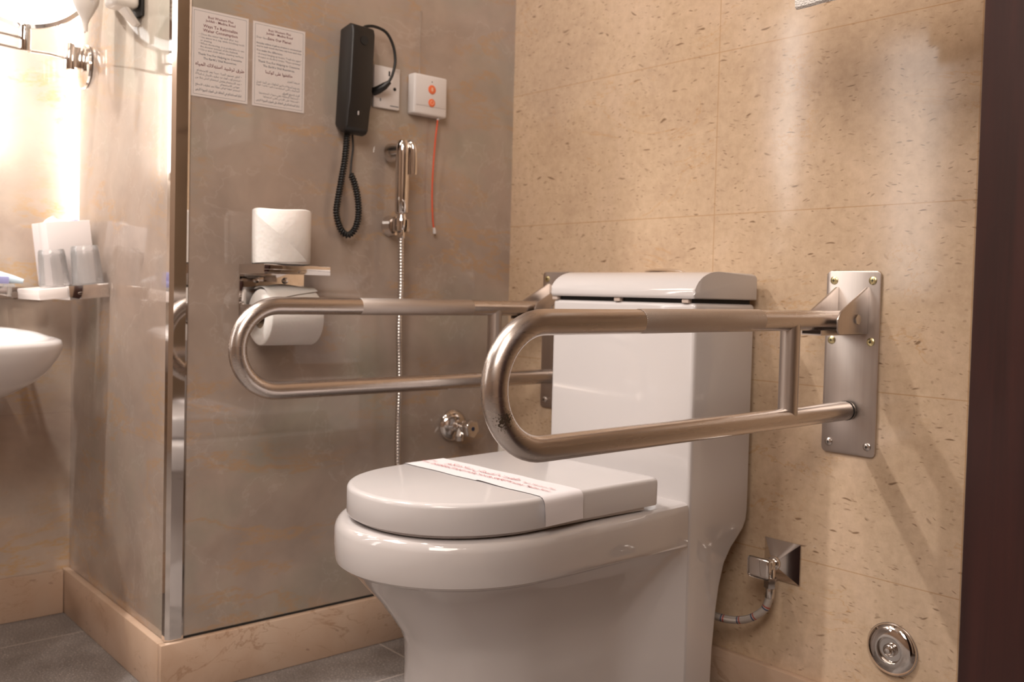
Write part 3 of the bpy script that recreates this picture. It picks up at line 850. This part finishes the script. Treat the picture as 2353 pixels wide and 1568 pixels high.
# wall socket
ws = empty('wall_socket', (.001,-.352,1.164), 'square white wall socket plate half hidden behind the black phone', 'socket')
bm = BM(); box(bm, .0004, .0085, -.3845, -.3215, 1.1205, 1.2065, bev=.002)
sp = obj('socket_plate', bm, M_wplast, ws)
bm = BM(); box(bm, .0084, .0092, -.3500, -.3465, 1.188, 1.198)
obj('pin_slot', bm, M_dark, ws, smooth=0)
bm = BM(); cyl(bm, (.0080,-.3345,1.163), (.0095,-.3345,1.163), .0035, seg=20)
obj('fixing_screw', bm, M_blackr, ws)
bm = BM(); box(bm, .0084, .0089, -.3700, -.3675, 1.134, 1.140)
obj('mark', bm, M_inkk, ws, smooth=0)
bm = BM(); box(bm, .0084, .0088, -.3450, -.3240, 1.1265, 1.1285)
obj('mark', bm, M_inkk, ws, smooth=0)

# emergency call unit
cu_ = empty('call_unit', (.001,-.242,1.165), 'white square emergency call unit with two round orange buttons and pull cord', 'call unit')
bm = BM(); box(bm, .0004, .0250, -.297, -.210, 1.118, 1.203, bev=.0045, seg=3)
obj('housing', bm, M_wplast, cu_)
bm = BM(); box(bm, .0245, .0262, -.293, -.214, 1.137, 1.199, bev=.0008)
obj('front_panel', bm, M_wplast, cu_)
for z_, rr in ((1.173,.0095),(1.145,.0085)):
    bm = BM(); lathe(bm, [(rr,0),(rr,.0012),(rr-.0012,.0018)], (.0260,-.252,z_), (1,0,0), 36)
    b_ = obj('button', bm, M_orange, cu_)
    bm = BM()
    if z_ > 1.16:
        box(bm, .0277, .0281, -.2542, -.2498, z_-.002, z_+.004); prism(bm, [(.0277,-.2560,z_-.0005),(.0277,-.2480,z_-.0005),(.0277,-.252,z_-.0050)], (.0004,0,0))
    else:
        tube(bm, [V(.0279,-.252+.0040*cos(a), z_+.0040*sin(a)) for a in [i*2*pi/24 for i in range(24)]], .0006, 6, closed=True)
    obj('button_mark', bm, M_orangel, b_)
bm = BM(); cyl(bm, (.0258,-.252,1.189), (.0268,-.252,1.189), .0012, seg=12)
obj('indicator', bm, M_dark, cu_)
bm = BM(); tube(bm, [V(.012,-.275,1.203), V(.008,-.272,1.27), V(.004,-.268,1.338)], .0007, 8); tube(bm, [V(.012,-.275,1.201), V(.0118,-.275,1.213)], [.0032,.0016], 12)
lathe(bm, [(.002,0),(.002,.001)], (.0035,-.268,1.338), (1,0,0), 10)
obj('aerial_wire', bm, M_wire, cu_)
bm = BM(); tube(bm, spline([(.016,-.2275,1.119),(.016,-.2295,1.100),(.015,-.233,1.06),(.014,-.236,1.00),(.013,-.236,.95),(.012,-.232,.90),(.011,-.2275,.880)], 8), .0019, 10)
pc = obj('pull_cord', bm, M_cord, cu_)
bm = BM(); tube(bm, [V(.011,-.2278,.883), V(.011,-.2265,.8775), V(.011,-.2255,.870)], [.0025,.0034,.0034], 14)
obj('cord_bead', bm, M_wplast, pc)
bm = BM(); cyl(bm, (.016,-.2272,1.119), (.016,-.2276,1.1135), .0028, seg=14)
obj('cord_inlet', bm, M_wplast, cu_)

# hand bidet sprayer, its wall hook and hose
sy = -.3355
hk = empty('sprayer_holder', (.001, sy, .879), 'round chrome wall hook that cradles the hand bidet sprayer', 'holder')
bm = BM(); lathe(bm, [(.0215,0),(.0225,.002),(.0215,.005),(.0205,.020),(.0195,.026)], (.0004,sy+.001,.879), (1,0,0), 40)
obj('wall_boss', bm, M_chrome, hk)
bm = BM()
arc = [V(.045+.0165*cos(a), sy+.0165*sin(a), .879) for a in [radians(x) for x in range(25, 336, 12)]]
for a, b in zip(arc, arc[1:]):
    pass
prof = []
rings = []
for a in [radians(x) for x in range(30, 331, 12)]:
    c, s = cos(a), sin(a)
    rings.append([bm.verts.new((.045+rr*c, sy+rr*s, zz)) for rr, zz in ((.0128,.866),(.0175,.866),(.0180,.868),(.0180,.890),(.0175,.892),(.0128,.892))])
for A, B in zip(rings, rings[1:]):
    for k in range(6): bm.faces.new([A[k], A[(k+1) % 6], B[(k+1) % 6], B[k]])
bm.faces.new(rings[0]); bm.faces.new(rings[-1][::-1])
obj('fork', bm, M_chrome, hk, smooth=30)
spr = empty('hand_sprayer', (.045, sy, .90), 'slim chrome hand bidet sprayer hanging upright in its wall hook', 'sprayer')
bm = BM(); lathe(bm, [(.0085,-.034),(.0105,-.030),(.0115,-.012),(.0095,-.006),(.0095,-.001),(.0125,.0),(.0138,.002),(.0142,.06),(.0146,.118),(.0150,.132),(.0135,.142),(.0095,.149),(0,.1515)], (.045,sy,.904), (0,0,1), 36)
obj('grip', bm, M_chrome, spr)
bm = BM(); lathe(bm, [(.0155,.0),(.0180,.014),(.0195,.022),(.0195,.030),(.0160,.032)], (.040,sy,1.031), (-1,-.28,-.05), 32)
obj('nozzle', bm, M_chrome2, spr)
bm = BM()
lp = [(.050,sy+.009,1.0505),(.0575,sy+.0135,1.046),(.0605,sy+.0155,1.035),(.0610,sy+.0165,1.015),(.0605,sy+.0170,.992),(.0600,sy+.0170,.984)]
tube(bm, spline(lp, 6), [.0045+.003*sin(min(1, i/12)*pi/2) for i in range(len(spline(lp, 6)))], 16)
obj('lever', bm, M_chrome, spr)
hs = empty('shower_hose', (.045, sy, .62), 'flexible ribbed chrome hose hanging straight down from the hand sprayer', 'hose')
hp = resample(spline([(.045,sy,.870),(.045,sy,.84),(.045,sy+.002,.75),(.044,sy,.67),(.044,sy+.004,.56),(.044,sy+.003,.45),(.045,sy+.006,.34),(.046,sy+.015,.25),(.05,sy+.030,.18),(.05,sy+.065,.040),(.05,sy+.10,.09),(.045,sy+.13,.22)], 12), .0016)
bm = BM(); tube(bm, hp, [.0058 if (i//2) % 2 else .0068 for i in range(len(hp))], 12)
obj('ribbed_sleeve', bm, M_chrome2, hs, smooth=60)
bm = BM(); cyl(bm, (.045,sy,.870), (.045,sy,.852), .0085, seg=20, bev=.001)
obj('hose_nut', bm, M_chrome, hs)

# stop valve on the left wall
vv = empty('stop_valve', (.001,-.157,.447), 'small round chrome stop valve with a dark blue dot on the marble wall', 'valve')
bm = BM(); lathe(bm, [(.0350,0),(.0362,.002),(.0350,.006),(.027,.013),(.0190,.017),(.014,.018),(.0125,.019),(.0125,.030)], (.0004,-.157,.447), (1,0,0), 48)
obj('mounting_flange', bm, M_chrome, vv)
bm = BM(); cyl(bm, (.024,-.157,.447), (.040,-.157,.447), .0105, seg=28, bev=.001); cyl(bm, (.036,-.165,.430),(.036,-.165,.418),.009,seg=20); cyl(bm, (.034,-.157,.447), (.040,-.168,.425), .0085, seg=20)
obj('valve_body', bm, M_chrome, vv)
bm = BM(); lathe(bm, [(.011,.0),(.014,.003),(.0205,.018),(.0215,.026),(.0205,.031),(.018,.0325)], (.038,-.157,.447), (1,0.10,0), 6)
bmesh.ops.bevel(bm, geom=list(bm.edges), offset=.0012, segments=2, profile=.5, affect='EDGES')
hd = obj('handle', bm, M_chrome, vv, smooth=50)
bm = BM(); lathe(bm, [(.0048,.0),(.0046,.0008)], (.0703,-.1538,.447), (1,0.10,0), 24)
obj('blue_dot', bm, M_blue, hd)

# toilet paper holder with shelf
tp = empty('toilet_roll_holder', (.001,-.60,.74), 'polished steel toilet roll holder with a flat shelf on the marble wall', 'holder')
hy0, hy1 = -.667, -.533
bm = BM(); box(bm, .0004, .0030, hy0, hy1, .688, .7865, bev=.0006)
bp = obj('back_plate', bm, M_chrome, tp)
for y in (-.634,-.574):
    bm = BM(); lathe(bm, [(.0062,0),(.0060,.002),(.0040,.0045),(0,.0052)], (.0031,y,.758), (1,0,0), 24)
    obj('screw', bm, M_chrome, bp)
bm = BM()
prism(bm, [(.0030,hy0,.7845),(.0030,hy0,.7865),(.1020,hy0,.7865),(.1040,hy0,.7845),(.1040,hy0,.7690),(.1022,hy0,.7690),(.1022,hy0,.7845)], (0,hy1-hy0,0), bev=.0003)
box(bm, .0030, .1030, hy0-.0012, hy0, .7690, .7865)
obj('shelf', bm, M_chrome, tp, smooth=30)
bm = BM(); box(bm, .0030, .0700, hy0+.0005, hy0+.0022, .674, .712, bev=.0005); 
cyl(bm, (.058,hy0+.001,.699), (.058,-.540,.699), .0095, seg=24, bev=.001)
obj('roll_arm', bm, M_chrome2, tp)
def roll(bm_, c, axis, L, r, rin, seg=56, wob=.0):
    a = Vector(axis).normalized()
    lathe(bm_, [(rin,0),(r-.002,0),(r,.002),(r,L-.002),(r-.002,L),(rin,L),(rin,0)], c, a, seg, cap=False)
# upper roll with a folded point
r1 = empty('toilet_roll', (.057,-.610,.787), 'full white toilet roll standing upright on top of the steel shelf', 'toilet roll')
bm = BM(); roll(bm, (.057,-.610,.7872), (0,0,1), .1000, .0535, .020)
for v in bm.verts:
    a = math.atan2(v.co.y+.610, v.co.x-.057); v.co.z += .0014*sin(a*3) if v.co.z > .85 else 0
obj('paper', bm, M_tissue, r1, smooth=50)
bm = BM(); lathe(bm, [(.0200,.001),(.0200,.099),(.0190,.099),(.0190,.001),(.0200,.001)], (.057,-.610,.7872), (0,0,1), 40, cap=False)
obj('card_tube', bm, M_card, r1)
bm = BM()
def cylpt(ang, z, r=.0545): return V(.057+r*cos(ang), -.610+r*sin(ang), z)
# triangular folded flap on the visible side (angles face the camera)
rows = []
for i in range(13):
    t = i/12; ang = radians(-95+118*t)
    zlo = .7885+.004*t; zhi = .8862-(t**1.15)*.092
    if zhi < zlo: zhi = zlo+.0005
    rr = .0545+.0035*max(0, t-.8)*5*.6
    rows.append([bm.verts.new(cylpt(ang, zlo+(zhi-zlo)*k/6, rr+.0004*k)) for k in range(7)])
for A, B in zip(rows, rows[1:]):
    for k in range(6): bm.faces.new([A[k], B[k], B[k+1], A[k+1]])
obj('folded_flap', bm, M_tissue, r1, smooth=60)
# lower roll on the arm
r2 = empty('toilet_roll', (.058,-.60,.690), 'white toilet roll hanging on the holder arm below the steel shelf', 'toilet roll')
bm = BM(); roll(bm, (.058,-.652,.6890), (0,1,0), .105, .0520, .0205)
obj('paper', bm, M_tissue, r2, smooth=50)
bm = BM(); lathe(bm, [(.0205,.001),(.0205,.104),(.0195,.104),(.0195,.001),(.0205,.001)], (.058,-.652,.6890), (0,1,0), 40, cap=False)
obj('card_tube', bm, M_card, r2)
bm = BM(); rows = []
for i in range(15):
    t = i/14; y = -.653+.107*t
    lift = .010*sin(t*pi)**2*(1-t*.5)+.0025
    rows.append([bm.verts.new(V(.058+(.0522+lift*(1-k/7))*cos(radians(118-12*k*(1-.35*t))), y, .6925+(.0522+lift*(1-k/7)**1.0)*sin(radians(118-12*k*(1-.35*t))))) for k in range(8)])
for A, B in zip(rows, rows[1:]):
    for k in range(7): bm.faces.new([A[k], B[k], B[k+1], A[k+1]])
obj('hanging_sheet', bm, M_tissue, r2, smooth=60)

# ------------------------------------------------------------------ vanity corner
# basin
BC = (-.34, -1.163)
bs_ = empty('wash_basin', (SX, BC[1], .60), 'white rounded ceramic wash basin jutting from the vanity wall', 'basin')
def bcont(z, s, dx=0.0, ax=.245, ay=.270, m=2.35, n=72):
    o = []
    for i in range(n):
        a = 2*pi*i/n; c, t = cos(a), sin(a)
        x = BC[0]+dx+ax*s*copysign(abs(c)**(2/m), c); y = BC[1]+ay*s*copysign(abs(t)**(2/m), t)
        o.append((max(x, SX+.0005), y, z + .018*((BC[0]-x)/ax if x < BC[0] else 0)))
    return o
bm = BM()
loops = [bcont(.585,.60,-.0), bcont(.612,.82), bcont(.628,.885), bcont(.634,.915), bcont(.637,.955), bcont(.634,.988), bcont(.626,1.0), bcont(.615,.995), bcont(.596,.965,-.004), bcont(.575,.915,-.008), bcont(.558,.86,-.014), bcont(.542,.78,-.022), bcont(.526,.68,-.03), bcont(.508,.50,-.04), bcont(.497,.32,-.05)]
loft(bm, loops)
obj('bowl', bm, pmat('white ceramic with painted light', (.80,.76,.75), .07), bs_, smooth=60)  # brighter copy of the ceramic, colour standing in for light on the basin
bm = BM(); cyl(bm, (BC[0]-.05,BC[1],.50), (BC[0]-.05,BC[1],.36), .019, bev=.001); tube(bm, [V(BC[0]-.05,BC[1],.37), V(BC[0]-.05,BC[1],.345), V(BC[0]-.08,BC[1],.325), V(SX+.001,BC[1],.325)], .015, 18)
obj('waste_trap', bm, M_chrome, bs_)
bm = BM(); lathe(bm, [(.021,0),(.021,.09),(.018,.10)], (SX+.135,BC[1],.625), (0,0,1), 28); tube(bm, spline([(SX+.135,BC[1],.70),(SX+.17,BC[1],.708),(SX+.22,BC[1],.700),(SX+.24,BC[1],.685)],6), .011, 18)
obj('tap', bm, M_chrome, bs_)

for dy in (-.1, .1):
    bm = BM(); cyl(bm, (SX+.0005,BC[1]+dy,.555), (SX+.09,BC[1]+dy,.555), .006); obj('mounting_bolt', bm, M_chrome2, bs_)
# glass shelf with chrome rail along the vanity wall
sh = empty('glass_shelf', (SX, -1.1, .73), 'narrow glass shelf on a chrome rail along the vanity wall', 'shelf')
bm = BM(); box(bm, SX+.004, SX+.105, -1.55, -.935, .7325, .7385, bev=.0008)
obj('glass_pane', bm, M_thin, sh)
bm = BM(); box(bm, SX+.0005, SX+.012, -1.56, -.860, .706, .7320, bev=.001)
obj('chrome_rail', bm, M_chrome2, sh)
bm = BM(); tube(bm, [V(SX+.012,-.925,.715), V(SX+.060,-.925,.715)], .0050, 14); lathe(bm, [(.0080,0),(.0080,.006)], (SX+.060,-.925,.715), (1,0,0), 20)
obj('bracket', bm, M_chrome, sh)
bm = BM(); box(bm, SX+.050, SX+.058, -.938, -.930, .712, .7320, bev=.001)
obj('clip', bm, M_wplast2, sh)
# sagging corner tray with chrome edge on the return wall
TP = Matrix.Translation((0, LY, .743)) @ Matrix.Rotation(radians(6.5), 4, 'X') @ Matrix.Translation((0, -LY, -.73))
tx0, tx1, ty0, ty1 = SX+.095, -.325, -.8745, LY-.0015
ct = empty('corner_tray', (-.45, -.84, .73), 'small glass corner tray with chrome edge, tipping slightly off the wall', 'tray')
bm = BM(); box(bm, tx0+.002, tx1-.004, ty0+.003, ty1-.002, .7250, .7310)
obj('glass_pane', bm, M_thin, ct, M=TP)
bm = BM(); box(bm, tx1-.003, tx1, ty0, ty1-.001, .7050, .7330, bev=.0006)
obj('chrome_edge', bm, M_chrome, ct, M=TP, smooth=30)
bm = BM(); box(bm, tx0, tx1-.004, -.930, ty0-.0005, .7100, .7315, bev=.002); obj('clear_block', bm, pmat('pale clear acrylic', (.86,.79,.76), .25), ct, M=TP)
bm = BM(); box(bm, tx0, tx1-.0035, ty0, ty0+.003, .7050, .7330, bev=.0006)
obj('front_edge', bm, pmat('pale satin metal', (.86,.80,.77), .35, .3), ct, M=TP, smooth=30)
# tissue box
tb_ = empty('tissue_box', (-.43, -.85, .732), 'white cube tissue box at the back of the corner tray behind the glasses', 'tissue box')
bm = BM(); box(bm, -.510, -.402, -.8830, -.7975, .7335, .8640, bev=.0012)
obj('carton', bm, M_box, tb_, M=TP)
bm = BM(); rows = []
for i in range(9):
    t = i/8
    rows.append([bm.verts.new((-.485+.035*t, -.868+.03*k/6+.004*sin(t*9+k), .8642+.012*sin(pi*t)*(1-abs(k-3)/3.2)+.0006*k)) for k in range(7)])
for A, B in zip(rows, rows[1:]):
    for k in range(6): bm.faces.new([A[k], B[k], B[k+1], A[k+1]])
obj('tissue', bm, M_tissue, tb_, M=TP)
bm = BM(); box(bm, -.455, -.430, -.822, -.812, .8642, .8675)
obj('dark_label', bm, M_violet, tb_, M=TP, smooth=0)
# upturned glasses
def tumbler(x, y, r, h, label):
    bm = BM(); z0 = .7335
    lathe(bm, [(r,0),(r*.90,h*.80),(r*.86,h-.004),(r*.80,h),(0,h),(0,h-.010),(r*.74,h-.010),(r*.80,h-.016),(r*.90,h*.4),(r*.945,.0),(r,0)], (x,y,z0), (0,0,1), 48, cap=False)
    o = obj('drinking_glass', bm, M_thin, loc=(x,y,z0), M=TP); tag(o, label, 'glass', 'upturned glasses on the corner tray'); return o
# origins follow the tilt closely enough
tumbler(-.352, -.8290, .0300, .078, 'upturned clear drinking glass nearest the marble return wall on the tipping corner tray')
tumbler(-.372, -.8870, .0285, .074, 'upturned clear drinking glass at the outer end of the corner tray, before the tissue box')

# amenities on the shelf
bm = BM(); box(bm, SX+.030, SX+.095, -1.02, -.944, .7388, .7535, bev=.0012); box(bm, SX+.030, SX+.036, -1.01, -.968, .7530, .775, bev=.0008)
o = obj('soap_box', bm, M_violet, loc=(SX+.06,-.98,.7388)); tag(o, 'small violet blue amenity box at the left end of the shelf', 'box')
tu = empty('amenity_tube', (SX+.07,-.935,.739), 'small crumpled white and pale blue tube lying on the shelf', 'tube')
bm = BM(); tube(bm, [V(SX+.060,-.965,.7545), V(SX+.062,-.955,.7520), V(SX+.068,-.930,.7480), V(SX+.074,-.912,.7445)], [.0115,.0125,.0085,.0045], 18)
obj('body', bm, M_lblue, tu)
bm = BM(); tube(bm, [V(SX+.0585,-.972,.7555), V(SX+.060,-.9655,.7540)], [.0100,.0105], 18)
obj('cap', bm, M_wplast, tu)

# swing-arm magnifying mirror
mm = empty('magnifying_mirror', (-.50,-.80,1.21), 'round illuminated magnifying mirror on a chrome swing arm, top left', 'mirror')
def at(px, py, X):  # point on a vertical plane x=X is never used for placement at render time
    return None
mc = V(-.43, -.929, 1.390); nrm = V(.93, -.30, -.02).normalized()
bm = BM(); lathe(bm, [(.128,-.010),(.135,-.004),(.135,.004),(.128,.010)], mc, nrm, 96, cap=False)
lathe(bm, [(.0,-.011),(.060,-.0115),(.120,-.0105),(.129,-.009)], mc, nrm, 96, cap=False)
obj('outer_ring', bm, M_chrome, mm)
bm = BM(); lathe(bm, [(.106,.0085),(.1285,.0085)], mc, nrm, 96, cap=False)
obj('light_ring', bm, M_glow, mm)
bm = BM(); lathe(bm, [(.100,.007),(.100,.012),(.1065,.012),(.1065,.007)], mc, nrm, 96, cap=False)
obj('inner_ring', bm, M_chrome, mm)
bm = BM(); lathe(bm, [(.0,.0086),(.1005,.0086)], mc, nrm, 96, cap=False)
obj('mirror_glass', bm, M_mirror, mm)
st = V(-.43,-.932,1.260)
bm = BM(); cyl(bm, st, st-V(0,0,.052), .0108, seg=28, bev=.001); cyl(bm, st-V(0,0,.022), st-V(0,0,.0235), .0114, seg=28)
obj('swivel_post', bm, M_chrome, mm)
br = V(-.50,-.826,1.200)
bm = BM(); tube(bm, [st-V(0,0,.050), V(-.465,-.880,1.219), V(-.50,-.830,1.224)], .0032, 12); tube(bm, [st-V(0,0,.050), V(-.39,-1.05,1.208), V(-.36,-1.14,1.204)], .0032, 12); tube(bm, [st-V(0,0,.027), V(-.39,-1.05,1.232), V(-.36,-1.14,1.230)], .0032, 12)
obj('swing_arm', bm, M_chrome, mm)
bm = BM(); cyl(bm, (-.50,-.828,1.200), (-.50,-.828,1.256), .0110, seg=28, bev=.001); box(bm, -.509,-.491,-.828,-.806,1.205,1.251, bev=.002)
obj('hinge_block', bm, M_chrome, mm)
bm = BM(); lathe(bm, [(.046,.0),(.0475,.003),(.046,.007),(.030,.011),(.012,.013)], (-.495,LY-.0004,1.211), (0,-1,0), 56)
obj('wall_disc', bm, M_chrome, mm)

# hair dryer on its holder
hd_ = empty('hair_dryer', (-.27,-.86,1.30), 'white wall hair dryer with tapering nozzle and coiled cord hanging beside the mirror', 'hair dryer')
bm = BM(); box(bm, -.205,-.150,-.852,LY-.006,1.262,1.56, bev=.010, seg=3)
prism(bm, [(-.205,-.850,1.285),(-.150,-.850,1.285),(-.165,LY-.008,1.236),(-.190,LY-.008,1.236)], (0,.010,0), bev=.003)
obj('wall_housing', bm, M_wplast2, hd_)
bm = BM(); box(bm, -.212,-.146,LY-.0055,LY-.0006,1.25,1.58, bev=.001)
obj('wall_gap_shade', bm, M_blackr, hd_)  # black sheet painting the shaded gap between housing and wall
dn = V(-.060,.012,-1).normalized(); ttop = V(-.272,-.862,1.47)
bm = BM(); lathe(bm, [(.0,0),(.024,.002),(.030,.012),(.0315,.06),(.0300,.11),(.0262,.160),(.0256,.1615),(.0256,.1630),(.0262,.1640),(.0235,.182),(.0165,.198),(.0085,.212),(.0050,.222),(.0045,.236),(0,.237)], ttop, dn, 40)
obj('barrel', bm, M_wplast2, hd_)
bm = BM(); tube(bm, coil(spline([(-.195,-.880,1.268),(-.185,-.878,1.285),(-.172,-.874,1.31),(-.160,-.870,1.35),(-.155,-.868,1.42)], 8), .0085, .0085, 14), .0028, 8)
obj('coiled_cord', bm, M_wplast2, hd_, smooth=60)
bm = BM(); tube(bm, spline([(-.335,-.850,1.30),(-.338,-.850,1.275),(-.325,-.850,1.252),(-.300,-.856,1.236)], 8), .0018, 8)
obj('hanging_loop', bm, M_wplast2, hd_)

# vertical lamp in the corner
lb = empty('wall_lamp', (SX+.02,LY-.01,.86), 'glowing vertical strip lamp set in the corner above the shelf', 'lamp')
bm = BM(); box(bm, SX+.0015, SX+.036, LY-.004, LY-.0008, .842, 2.2, bev=.003)
obj('diffuser', bm, M_bar, lb)
bm = BM(); box(bm, SX+.0015, SX+.0365, LY-.005, LY-.0006, .836, .8415, bev=.001)
obj('end_cap', bm, M_wplast, lb)
# back-lit vanity mirror just outside the frame
vm = empty('vanity_mirror', (SX,-1.5,1.4), 'large back-lit rectangular vanity mirror on the cream marble wall', 'mirror')
bm = BM(); box(bm, SX+.030, SX+.036, -2.05, -1.005, .99, 1.95, bev=.001)
obj('mirror_glass', bm, M_mirror, vm)
bm = BM(); box(bm, SX+.002, SX+.029, -2.00, -1.05, 1.03, 1.91)
obj('back_box', bm, M_wplast, vm, smooth=0)
bm = BM(); box(bm, SX+.037, SX+.039, -1.995, -1.94, 1.05, 1.90); 
obj('side_light', bm, M_bar, vm, smooth=0)
bm = BM(); box(bm, SX+.037, SX+.039, -1.115, -1.06, 1.05, 1.90)
obj('side_light', bm, M_bar, vm, smooth=0)

# ------------------------------------------------------------------ lights
def lamp(name, ty, loc, energy, color, target=None, **kw):
    d = bpy.data.lights.new(name, ty); d.energy = energy; d.color = color
    for k, v in kw.items(): setattr(d, k, v)
    o = bpy.data.objects.new(name, d); COL.objects.link(o); o.location = loc
    if target is not None:
        o.rotation_euler = (Vector(target)-Vector(loc)).to_track_quat('-Z', 'Y').to_euler()
    return o
WARM = (1.0, 0.865, 0.76); NEUT = (1.0, 0.95, 0.905)
lamp('ceiling_spot', 'SPOT', (.42,-1.15,2.40), 22, WARM, (.45,-.9,0), spot_size=radians(120), spot_blend=.6, shadow_soft_size=.04)
lamp('ceiling_spot', 'SPOT', (1.30,-1.6,2.40), 20, WARM, (1.1,-.6,0.4), spot_size=radians(130), spot_blend=.6, shadow_soft_size=.12)
lamp('ceiling_spot', 'SPOT', (-.25,-1.35,2.40), 95, NEUT, (-.35,-1.15,0), spot_size=radians(100), spot_blend=.5, shadow_soft_size=.03)
lamp('mirror_backlight', 'AREA', (SX+.028,-1.02,1.47), 5, (1.0,.97,.94), (SX+.028-.2,-.80,1.47), shape='RECTANGLE', size=.05, size_y=.92)
lamp('vanity_strip', 'AREA', (SX+.06,-1.92,1.45), 1.6, NEUT, (1.2,-1.0,1.2), shape='RECTANGLE', size=.09, size_y=1.0)
lamp('vanity_strip', 'AREA', (SX+.06,-2.92,1.40), 5, NEUT, (1.0,-.6,1.2), shape='RECTANGLE', size=.30, size_y=1.2)
lamp('room_fill', 'AREA', (2.0,-1.9,2.2), 44, (1.0,.89,.80), (.6,-.3,.3), shape='SQUARE', size=1.3)
lamp('ceiling_fill', 'AREA', (-.05,-1.75,2.38), 19, (1.0,.90,.82), (.25,-.6,.5), shape='SQUARE', size=.7)  # added overhead fill for left-to-right contrast, not a real panel

w = bpy.data.worlds.new('World'); w.use_nodes = True
w.node_tree.nodes['Background'].inputs[0].default_value = (0.9,0.72,0.6,1); w.node_tree.nodes['Background'].inputs[1].default_value = 0.28
SC.world = w

# ------------------------------------------------------------------ camera
yaw, pitch, roll_ = 0.7146, 0.0329, 0.0249
F = V(-cos(yaw)*cos(pitch), sin(yaw)*cos(pitch), -sin(pitch))
R0 = F.cross(V(0,0,1)).normalized(); U0 = R0.cross(F)
R = R0*cos(roll_)+U0*sin(roll_); U = -R0*sin(roll_)+U0*cos(roll_)
cd = bpy.data.cameras.new('camera'); co = bpy.data.objects.new('camera', cd); COL.objects.link(co)
m = Matrix((( R.x, U.x, -F.x, 1.6671), (R.y, U.y, -F.y, -1.4340), (R.z, U.z, -F.z, 0.7413), (0,0,0,1)))
co.matrix_world = m
cd.sensor_width = 36; cd.sensor_fit = 'HORIZONTAL'; cd.lens = 36*2162.836/2353
cd.shift_y = -(784-749.66)/2353
cd.clip_start = .02; cd.clip_end = 30
cd.dof.use_dof = True; cd.dof.focus_distance = 1.22; cd.dof.aperture_fstop = 6.0
SC.camera = co
SC.view_settings.view_transform = 'Standard'
SC.view_settings.look = 'None'
SC.view_settings.exposure = 0.34
SC.view_settings.gamma = 1.06
SC.cycles.use_adaptive_sampling = True; SC.cycles.adaptive_threshold = 0.05; SC.cycles.adaptive_min_samples = 16
SC.cycles.max_bounces = 6; SC.cycles.diffuse_bounces = 3; SC.cycles.glossy_bounces = 4; SC.cycles.transmission_bounces = 8
SC.cycles.transparent_max_bounces = 24
SC.cycles.caustics_reflective = False; SC.cycles.caustics_refractive = False
SC.cycles.sample_clamp_indirect = 4.0
SC.cycles.use_denoising = True
